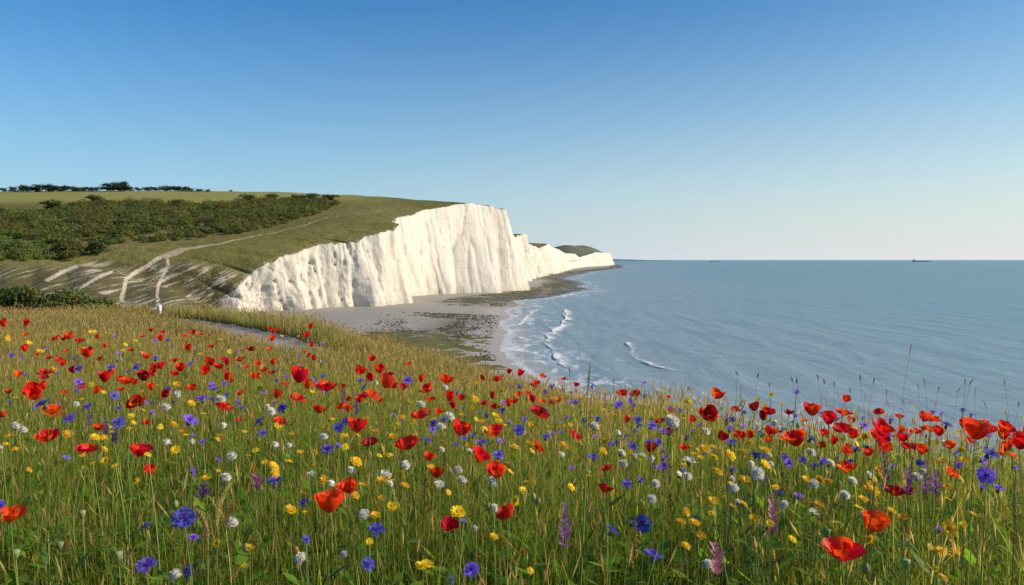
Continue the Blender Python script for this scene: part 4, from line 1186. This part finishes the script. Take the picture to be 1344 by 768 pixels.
CORNS = '''58,531,22 93,552,18 146,483,12 103,502,12 103,485,12 180,483,12 204,471,12 152,442,9 156,465,8 204,448,7 15,467,11 149,520,14 156,556,18 249,555,22 266,525,18 278,506,11
199,543,11 342,555,18 371,539,18 345,571,14 445,562,16 430,592,20 360,636,24 241,684,33 193,744,30 254,712,16 399,664,16 286,606,10 338,633,10 267,648,10 249,756,20 254,573,9
424,494,9 250,478,10 535,500,14 681,565,17 632,585,18 654,601,18 660,529,10 689,551,10 779,602,17 811,533,15 784,551,13 809,583,14 830,587,15 837,552,14 855,560,17 846,520,10
819,575,12 852,582,12 494,702,27 482,745,22 619,755,23 592,766,12 802,702,23 844,692,27 857,732,27 631,543,8 608,688,11 517,545,8 608,537,9 639,547,10 743,549,9 600,516,11
901,575,12 871,568,14 958,564,14 959,582,17 975,560,10 993,562,10 1046,515,11 1073,535,12 1132,549,9 1064,579,17 1138,589,13 1236,531,10 1242,559,16 1274,546,10 1298,597,24 1294,628,27
1289,643,14 1311,643,18 1080,609,14 1233,700,14 879,536,10 1006,632,9 1333,614,10 892,540,9'''
YELS = '''10,444,10 39,450,9 122,436,11 70,485,12 54,461,10 187,514,11 232,506,13 205,505,7 251,530,13 175,556,9 267,544,9 228,558,12 394,594,11 411,612,15 359,613,16 413,595,8 381,672,18 402,677,13
399,654,11 389,726,12 328,720,14 321,745,12 285,714,13 287,619,8 302,462,8 424,503,9 341,510,8 624,524,12 728,523,11 761,522,11 733,515,6 650,546,12 740,585,16 468,607,18 498,599,9 511,598,10
503,634,20 501,654,13 514,665,16 492,678,16 601,674,22 648,705,14 557,742,26 750,641,13 485,713,11 527,623,10 696,755,10 590,494,8 611,495,8 773,625,10 903,527,11 898,548,9 912,549,9 972,505,6
975,592,15 925,589,15 959,600,17 915,591,8 981,602,12 1004,593,17 1004,612,17 941,618,16 972,629,10 936,659,15 960,668,10 1246,696,22 1237,728,23 1254,729,14 1238,759,14 1221,719,10 1264,692,12
1012,518,8 1026,531,8 1080,572,7 1059,569,8 1228,752,8 1320,541,10 150,455,7 165,452,7 178,447,7 162,460,7 128,460,7 110,457,7 170,475,8 205,470,7 120,505,8 142,450,6 186,462,6'''
WHITES = '''20,562,13 30,568,13 233,518,11 290,527,14 218,537,13 219,582,11 1,590,7 252,582,9 305,690,19 398,740,22 233,764,20 380,587,9 590,551,17 579,564,14 780,563,15 737,601,10 505,627,19 478,680,16
648,671,12 625,698,10 453,732,12 881,558,22 904,606,20 993,624,20 985,613,11 960,632,10 929,748,16 968,662,10 1010,600,8'''
def items(s): return [tuple(float(q) for q in w_.split(',')) for w_ in s.split()]
DARKP = {(792, 650), (1173, 651), (1192, 653), (588, 698), (188, 501), (486, 585), (217, 522)}
ORANGEP = {(703, 591), (1220, 568), (247, 461), (407, 468), (362, 523), (1111, 621), (1142, 701)}
for a, b, s_ in items(POPPIES):
    flower('poppy', a, b, s_, 'crimson' if (a, b) in DARKP else 'orange-red' if (a, b) in ORANGEP else random.choices(['scarlet', 'crimson', 'orange-red'], [.84, .06, .10])[0])
for a, b, s_ in items(CORNS): flower('cornflower', a, b, s_)
for a, b, s_ in items(YELS): flower('daisy', a, b, s_)
for a, b, s_ in items(WHITES): flower('white', a, b, s_)

def scatter(kind, n, boxes, smin, smax, gap=7):
    done = 0; tries = 0
    while done < n and tries < n * 40:
        tries += 1
        x0, x1, y0, y1 = random.choices(boxes, [abs((q[1] - q[0]) * (q[3] - q[2])) for q in boxes])[0]
        a, b = random.uniform(x0, x1), random.uniform(y0, y1)
        if any(abs(a - e['px']) < gap and abs(b - e['py']) < gap for e in ALL): continue
        if kind == 'poppy': s_ = 7 + (b - 430) * .045
        else: s_ = random.uniform(smin, smax) * (.75 + (b - 440) / 180)
        flower(kind, a, b, min(max(s_ * random.uniform(.8, 1.2), 4.5), 15)); done += 1
scatter('poppy', 125, [(0, 430, 432, 520), (440, 760, 490, 545), (820, 1340, 540, 600)], 7, 9)
scatter('daisy', 195, [(40, 430, 440, 520), (0, 430, 520, 640), (560, 1100, 515, 600), (420, 700, 500, 660), (880, 1280, 560, 720)], 6, 8)
scatter('cornflower', 124, [(0, 430, 445, 540), (440, 880, 498, 590), (860, 1300, 535, 620)], 6.5, 9)
scatter('cornflower', 12, [(0, 480, 540, 720), (700, 1250, 600, 700)], 7, 9)
scatter('white', 52, [(100, 700, 500, 640), (800, 1250, 555, 680), (420, 700, 510, 640)], 7, 9)

def stalk_thing(name, px, py, h_px, kind, lab, cat, group=None, mat=M_sage, nom_h=.62, rad=.006, stem_mat=None, bend=.1, ydist=None):
    """a stalk whose flowering top is h_px tall in the photo with its middle at (px, py)"""
    x, y, gz = meadow_ground(px, py - h_px / 2, nom_h)
    if ydist: 
        a_, b_ = ray(px, py - h_px / 2); y = ydist; x = a_ * y; gz = float(meadow_z(x, y)); nom_h = EYE + b_ * y - gz
    L = h_px * y / F; hb = max(.05, nom_h - L)
    t = empty(name, (x, y, gz)); tag(t, lab, cat, group)
    sm = THIN if mat is M_darkear else random.choice(STEMS2)
    if stem_mat is not None: sm = sm.copy(); sm.materials.clear(); sm.materials.append(stem_mat)
    link('stem', sm, t, rot=(0, 0, random.uniform(0, 6)), scale=(1.1, 1.1, hb))
    sd = random.randrange(9999)
    me = (spike_mesh(sd, L) if kind == 'spike' else panicle_mesh(sd, L, rad) if kind == 'panicle' else ear_mesh(sd, L, rad, bend)).mesh('flower_spike' if kind == 'spike' else 'seed_head', [mat])
    link(me.name.split('.')[0], me, t, (0, 0, hb), (random.uniform(-.08, .08), random.uniform(-.08, .08), random.uniform(0, 6.28)))
    return t
THIN = stem_mesh(77, .00042, .06).mesh('stem', [M_straw])
GS = 'purple and pink flower spikes in the meadow'
for a, b, hp, mt, lab in [(1166, 618, 62, M_sage, 'tallest dark purple flower spike, left of three above a crimson poppy at right'), (1191, 630, 40, M_sage, 'slim dark purple flower spike in the middle of the three at right'),
        (1215, 626, 50, M_sage, 'thick purple flower spike right of the crimson poppy at far right'), (1229, 632, 34, M_sage, 'short purple spike leaning against the thick one at far right'),
        (1013, 676, 58, M_pink, 'long pinkish flower spike standing alone right of centre in front'), (941, 738, 44, M_pink, 'pink flower spike low at the bottom edge right of centre'),
        (741, 688, 62, M_sage, 'tall mauve flower spike just left of the tall green stalk'), (451, 526, 36, M_sage, 'dark purple spike between red poppies left of the meadow centre'),
        (468, 531, 30, M_sage, 'shorter purple spike leaning right beside its twin left of centre'), (117, 543, 32, M_sage, 'dull purple spike behind cornflowers in the left meadow'),
        (139, 560, 24, M_sage, 'short purple spike next to a cornflower in the left meadow'), (151, 573, 22, M_sage, 'lowest purple spike of three in the left meadow'), (338, 634, 18, M_pink, 'small magenta spike left of a blue cornflower'), (267, 648, 18, M_sage, 'small purple spike above the golden ears at lower left')]:
    stalk_thing('flower_spike_plant', a, b, hp, 'spike', lab, 'flower spike', GS, mt, .64)
GR = 'rusty seed stalks in the meadow'
for a, b, hp, lab in [(881, 640, 70, 'reddish brown seed stalk right of the two front cornflowers'), (834, 712, 60, 'brown feathery seed stalk between the front cornflowers'), (556, 650, 70, 'brown withered stalk leaning left of the yellow flower at front centre'), (1333, 662, 46, 'rusty seed stalk at the right edge of the meadow')]:
    stalk_thing('seed_stalk', a, b, hp, 'panicle', lab, 'seed stalk', GR, M_rust, .68, .010, M_rust, .12)
GE = 'ripe golden grass ears at lower left'
for a, b, hp, bd, lab in [(284, 662, 62, .30, 'longest golden grass ear, bowed, at lower left'), (272, 690, 50, .55, 'golden ear hooked over at its tip, left of the longest one'), (296, 676, 44, .2, 'straighter short golden ear right of the longest one')]:
    stalk_thing('grass_ear', a, b, hp, 'ear', lab, 'grass ear', GE, M_straw, .68, .0065, M_straw, bd)
GT = 'dark grass seed heads against the sea'
HEADS = [(968, 490, 7), (994, 493, 8), (1040, 498, 7), (1046, 500, 8), (1074, 495, 9), (1082, 501, 8), (1095, 504, 9), (1129, 496, 10), (1147, 500, 9), (1164, 515, 11), (1187, 528, 13), (1206, 508, 9), (1214, 500, 12), (1231, 511, 11), (1257, 511, 16), (1267, 501, 10), (1273, 501, 11), (1280, 516, 17), (1295, 531, 13), (1319, 502, 12), (1194, 458, 20), (748, 486, 10), (1337, 531, 8), (1010, 505, 8), (1116, 512, 8)]
HEADS.sort(); k0 = 0
for i, (a, b, hp) in enumerate(HEADS):
    lab = 'tallest dark grass head, rising alone high above the meadow rim against the sea' if (a, b) == (1194, 458) else 'dark bent grass tip beside the tall green stalk, against the surf' if a == 748 else None
    if lab is None: k0 += 1; lab = f'dark grass seed head against the sea, {ordinal(k0)} from the left along the meadow rim'
    yd = 3.0 if b < 505 else 3.3
    stalk_thing('grass_seed_head', a, b, hp, 'ear', lab, 'grass head', GT, M_darkear, .7, .0030, M_greenear, random.uniform(.05, .5), yd if b != 458 else 2.9)

# tall green stalk with a slim ear right of the middle, and its blade leaves
def tall_stalk():
    y = 1.75; x0, _, z1 = at_depth(771, 476, y); gz = float(meadow_z(x0, y)); xb = at_depth(752, 768, y)[0]
    t = empty('tall_grass', (xb, y, gz)); tag(t, 'tallest green grass stalk with a slim upright ear, right of the middle', 'tall grass')
    H = z1 - gz; dx = x0 - xb; mb = MB()
    P = [Vector((dx * (k / 12) ** .8, .02 * math.sin(k * .5), H * k / 12 * .925)) for k in range(13)]
    mb.tube(P, [.0030 - .00014 * k for k in range(13)], 7); link('stem', mb.mesh('stem', [M_stem]), t)
    me = ear_mesh(5, H * .075, .0036, .04).mesh('seed_head', [M_greenear]); link('seed_head', me, t, P[-1], (0, .04, 0))
    for k, sgn, ln in ((5, -1, .22), (7, 1, .26), (9, -1, .20), (10, 1, .16)):
        p = P[k]; vs = []
        for q in range(8):
            u_ = q / 7; c_ = p + Vector((sgn * ln * (.55 * u_ + .25 * u_ * u_), -.04 * u_, ln * (.95 * u_ - .55 * u_ ** 2.4))); w_ = .0045 * (1 - u_ ** 2) + .0004
            vs += [c_ + Vector((0, -w_, w_ * .4)), c_ + Vector((0, w_, -w_ * .4))]
        lb = MB(); lb.add(vs, [(2 * q, 2 * q + 1, 2 * q + 3, 2 * q + 2) for q in range(7)]); link('leaf', lb.mesh('leaf', [M_leaf]), t)
tall_stalk()

def weed(px, py, hpx, seed, lab):
    """branching weed with narrow pale green leaves"""
    r = random.Random(seed); x, y, gz = meadow_ground(px, py, .52); t = empty('leafy_weed', (x, y, gz)); tag(t, lab, 'weed', 'branching green weeds at the front')
    mb = MB(); H = .52; mb.tube([(0, 0, 0), (.01, 0, H * .5), (0, .01, H)], [.0028, .0022, .001], 6); link('stem', mb.mesh('stem', [M_stem]), t)
    for k in range(9):
        z = H * (.45 + .55 * k / 9); a = k * 2.4 + r.random(); L = .11 * (1.15 - .6 * k / 9); e = r.uniform(.5, 1.0); vs = []
        for q in range(6):
            u_ = q / 5; w_ = .006 * math.sin(math.pi * (u_ * .9 + .08)) + .0005; rr = L * u_ * math.cos(e * (1 - .3 * u_)); zz = z + L * u_ * math.sin(e) * (1 - .25 * u_)
            vs += [(rr * math.cos(a) - w_ * math.sin(a), rr * math.sin(a) + w_ * math.cos(a), zz), (rr * math.cos(a) + w_ * math.sin(a), rr * math.sin(a) - w_ * math.cos(a), zz)]
        lb = MB(); lb.add(vs, [(2 * q, 2 * q + 1, 2 * q + 3, 2 * q + 2) for q in range(5)]); link('leaf', lb.mesh('leaf', [M_leaf]), t)
for i, (a, b, lab) in enumerate([(972, 652, 'branching pale green weed below the white flowers right of centre'), (1000, 690, 'second branching weed, right of the first and beside the pink spike'), (430, 745, 'leafy weed low at the bottom edge left of centre'), (1265, 735, 'leafy weed in the bottom right corner'), (60, 700, 'leafy weed beside the red poppy at the lower left edge')]): weed(a, b, 0, 900 + i, lab)

def bud(px, py, upright, lab):
    x, y, gz = meadow_ground(px, py, .50); h = .50
    t = empty('poppy_bud', (x, y, gz)); tag(t, lab, 'flower bud', 'green poppy buds and seed pods')
    mb = MB(); s = random.choice((-1, 1)); l = .012
    if upright: pts = [(0, 0, 0), (.01, 0, h * .5), (0, 0, h)]
    else: pts = [(0, 0, 0), (.01 * s, 0, h * .5), (-.01 * s, 0, h * .92), (0, 0, h * 1.05), (.018 * s, 0, h * 1.075), (.032 * s, 0, h * 1.04), (.035 * s, 0, h)]
    mb.tube(pts, [.0016] * len(pts), 6); link('stem', mb.mesh('stem', [M_stem]), t)
    bm_ = MB(); 
    prof = [(-.5, .12), (-.35, .55), (0, .8), (.35, .7), (.5, .3)] if not upright else [(-.5, .2), (-.3, .55), (.1, .8), (.42, .9), (.5, .6)]
    bm_.tube([(pts[-1][0], 0, h + q * l * 2 * (1 if upright else -1) + (l if upright else -l) * .8) for q, _ in prof], [w_ * l * .9 for _, w_ in prof], 10)
    link('bud', bm_.mesh('bud', [M_podgreen]), t)
for a, b, up, lab in [(685, 650, 0, 'nodding green poppy bud above a red poppy right of centre'), (722, 655, 0, 'nodding bud right of a neighbouring bud, before the tall stalk'), (772, 628, 1, 'upright green seed pod right of the tall green stalk'), (341, 714, 0, 'drooping green bud near the small yellow flowers at lower left'), (625, 661, 0, 'hanging bud between yellow flower and white tuft at front centre'), (630, 638, 0, 'hooked poppy bud below a large red poppy at the centre'),
        (108, 683, 1, 'upright closed green bud at lower left'), (79, 724, 1, 'pale round seed pod low at lower left'), (156, 738, 1, 'green seed pod at the bottom edge, left of a cornflower'), (21, 736, 1, 'green bud at the bottom left corner'), (215, 660, 0, 'nodding bud left of the golden ears'), (1189, 747, 1, 'round green seed pod at the bottom, right of the largest poppy'), (1085, 707, 1, 'green bud left of the orange-red poppy at lower right'), (1156, 742, 0, 'drooping bud between largest poppy and round pod at lower right'), (915, 690, 1, 'upright bud in the grass below the white flowers'), (540, 610, 0, 'hooked bud near the big red poppy left of the middle')]: bud(a, b, up, lab)

# ------------------------------------------------------------------ labels that single each flower out
KINDW = {'poppy': 'poppy', 'cornflower': 'blue cornflower', 'daisy': 'yellow daisy', 'white': 'white flower'}
CATW = {'poppy': 'poppy', 'cornflower': 'cornflower', 'daisy': 'daisy', 'white': 'white flower'}
def sizew(s): return 'large' if s >= 26 else 'medium' if s >= 17 else 'small' if s >= 11 else 'tiny'
def regionw(px, py):
    c = ['far left', 'left', 'left of centre', 'right of centre', 'right', 'far right'][min(5, max(0, int(px // 224)))]
    r = 'front' if py > 655 else 'near' if py > 585 else 'middle' if py > 530 else 'back'
    return f'{r} {c}'
def dirw(dx, dy):
    v = 'above' if dy > 0 else 'below'; hz = 'left' if dx > 0 else 'right'     # where this flower lies from its neighbour
    if abs(dx) > 2.2 * abs(dy): return f'{hz} of'
    if abs(dy) > 2.2 * abs(dx): return v
    return f'{v} and {hz} of'
def label_flowers():
    for e in ALL:
        e['sz'] = sizew(e['size']); e['reg'] = regionw(e['px'], e['py'])
        e['short'] = f"{e['look'].split()[-1] + ' ' if e['look'] else ''}{KINDW[e['kind']]}"
    def near(e, k):
        c = sorted((math.hypot(e['px'] - o['px'], e['py'] - o['py']) / (o['size'] ** .5), i) for i, o in enumerate(ALL) if o is not e)
        return ALL[c[k][1]]
    for e in ALL:
        n = near(e, 0)
        look = e['look'] + ' ' if e['look'] else ''
        e['head'] = f"{e['sz']} {look}{KINDW[e['kind']]}"
        e['lab'] = f"{e['head']} just {dirw(n['px'] - e['px'], n['py'] - e['py'])} a {n['sz']} {n['short']}, {e['reg']} meadow"
    def clash():
        d_ = {}
        for e in ALL: d_.setdefault(e['lab'], []).append(e)
        return [v for v in d_.values() if len(v) > 1]
    for grp in clash():
        for e in grp:
            n, n2 = near(e, 0), near(e, 1)
            e['lab'] = f"{e['head']} between a {n['short']} and a {n2['sz']} {n2['short']}, {e['reg']} meadow"
    for grp in clash():
        grp.sort(key=lambda e: e['px'])
        for i, e in enumerate(grp):
            w_ = 'leftmost' if i == 0 else 'rightmost' if i == len(grp) - 1 else f'{ordinal(i + 1)} from left'
            e['lab'] = f"{w_} {e['lab']}"
    for e in ALL:
        ws = e['lab'].split()
        if len(ws) > 16: e['lab'] = e['lab'].replace('just ', '').replace(' a ', ' ').replace('medium ', '')
        if len(e['lab'].split()) > 16: e['lab'] = e['lab'].replace(' meadow', '').replace(' and ', ' ')
        tag(e['o'], e['lab'], CATW[e['kind']], GROUP[e['kind']])
label_flowers()
# ------------------------------------------------------------------ camera, sky, sun
cam = bpy.data.cameras.new('camera'); co = bpy.data.objects.new('camera', cam); COL.objects.link(co)
cam.sensor_width = 36.0; cam.lens = 27.0; cam.clip_start = .05; cam.clip_end = 200000
co.location = (0, 0, EYE); co.rotation_euler = (math.pi / 2 - PITCH, 0, 0)
scene.camera = co

SUN_AZ = math.radians(91)       # clockwise from the view direction
SUN_EL = math.radians(29)
w = bpy.data.worlds.new('World'); scene.world = w; w.use_nodes = True
nt = w.node_tree; nt.nodes.clear(); g = NT(nt)
sky = g.n('ShaderNodeTexSky', sky_type='NISHITA'); sky.sun_disc = False
sky.sun_elevation = SUN_EL; sky.sun_rotation = SUN_AZ
sky.altitude = 50; sky.air_density = 1.0; sky.dust_density = 1.0; sky.ozone_density = 1.5
bg = g.n('ShaderNodeBackground'); bg.inputs['Strength'].default_value = .122
hs = g.n('ShaderNodeHueSaturation'); hs.inputs['Saturation'].default_value = 1.42; hs.inputs['Value'].default_value = 1.0
g.l(sky.outputs['Color'], hs.inputs['Color'])
tc = g.n('ShaderNodeTexCoord').outputs['Generated']; sp = g.n('ShaderNodeSeparateXYZ'); g.l(tc, sp.inputs[0])
east = g.smooth(sp.outputs[0], -.6, .75)
tn = g.mix(1, hs.outputs['Color'], g.mix(east, (.54, 1.0, 1.22), (.64, .96, 1.04)), 'MULTIPLY')
haze = g.mix(east, (3.9, 5.3, 6.6), (6.9, 6.9, 6.9))
hz = g.math('POWER', g.math('SUBTRACT', 1.0, g.math('MULTIPLY', g.math('ABSOLUTE', sp.outputs[2]), 2.3), True), 2.3)
skyc = g.mix(g.math('MULTIPLY', hz, .92), tn, haze)
g.l(skyc, bg.inputs['Color'])
wo = g.n('ShaderNodeOutputWorld'); g.l(bg.outputs[0], wo.inputs['Surface'])
sun = bpy.data.lights.new('sun', 'SUN'); sun.energy = 5.4; sun.angle = math.radians(.5); sun.color = (1.0, .86, .66)
so = bpy.data.objects.new('sun', sun); COL.objects.link(so)
d = Vector((math.sin(SUN_AZ) * math.cos(SUN_EL), math.cos(SUN_AZ) * math.cos(SUN_EL), math.sin(SUN_EL)))
so.rotation_euler = d.to_track_quat('Z', 'Y').to_euler(); so.location = d * 50 + Vector((0, 0, EYE))

scene.render.engine = 'CYCLES'
scene.view_settings.view_transform = 'Standard'; scene.view_settings.look = 'None'
scene.view_settings.exposure = 0; scene.view_settings.gamma = 1
scene.cycles.max_bounces = 6; scene.cycles.diffuse_bounces = 3; scene.cycles.transmission_bounces = 4; scene.cycles.transparent_max_bounces = 8
scene.cycles.use_denoising = True
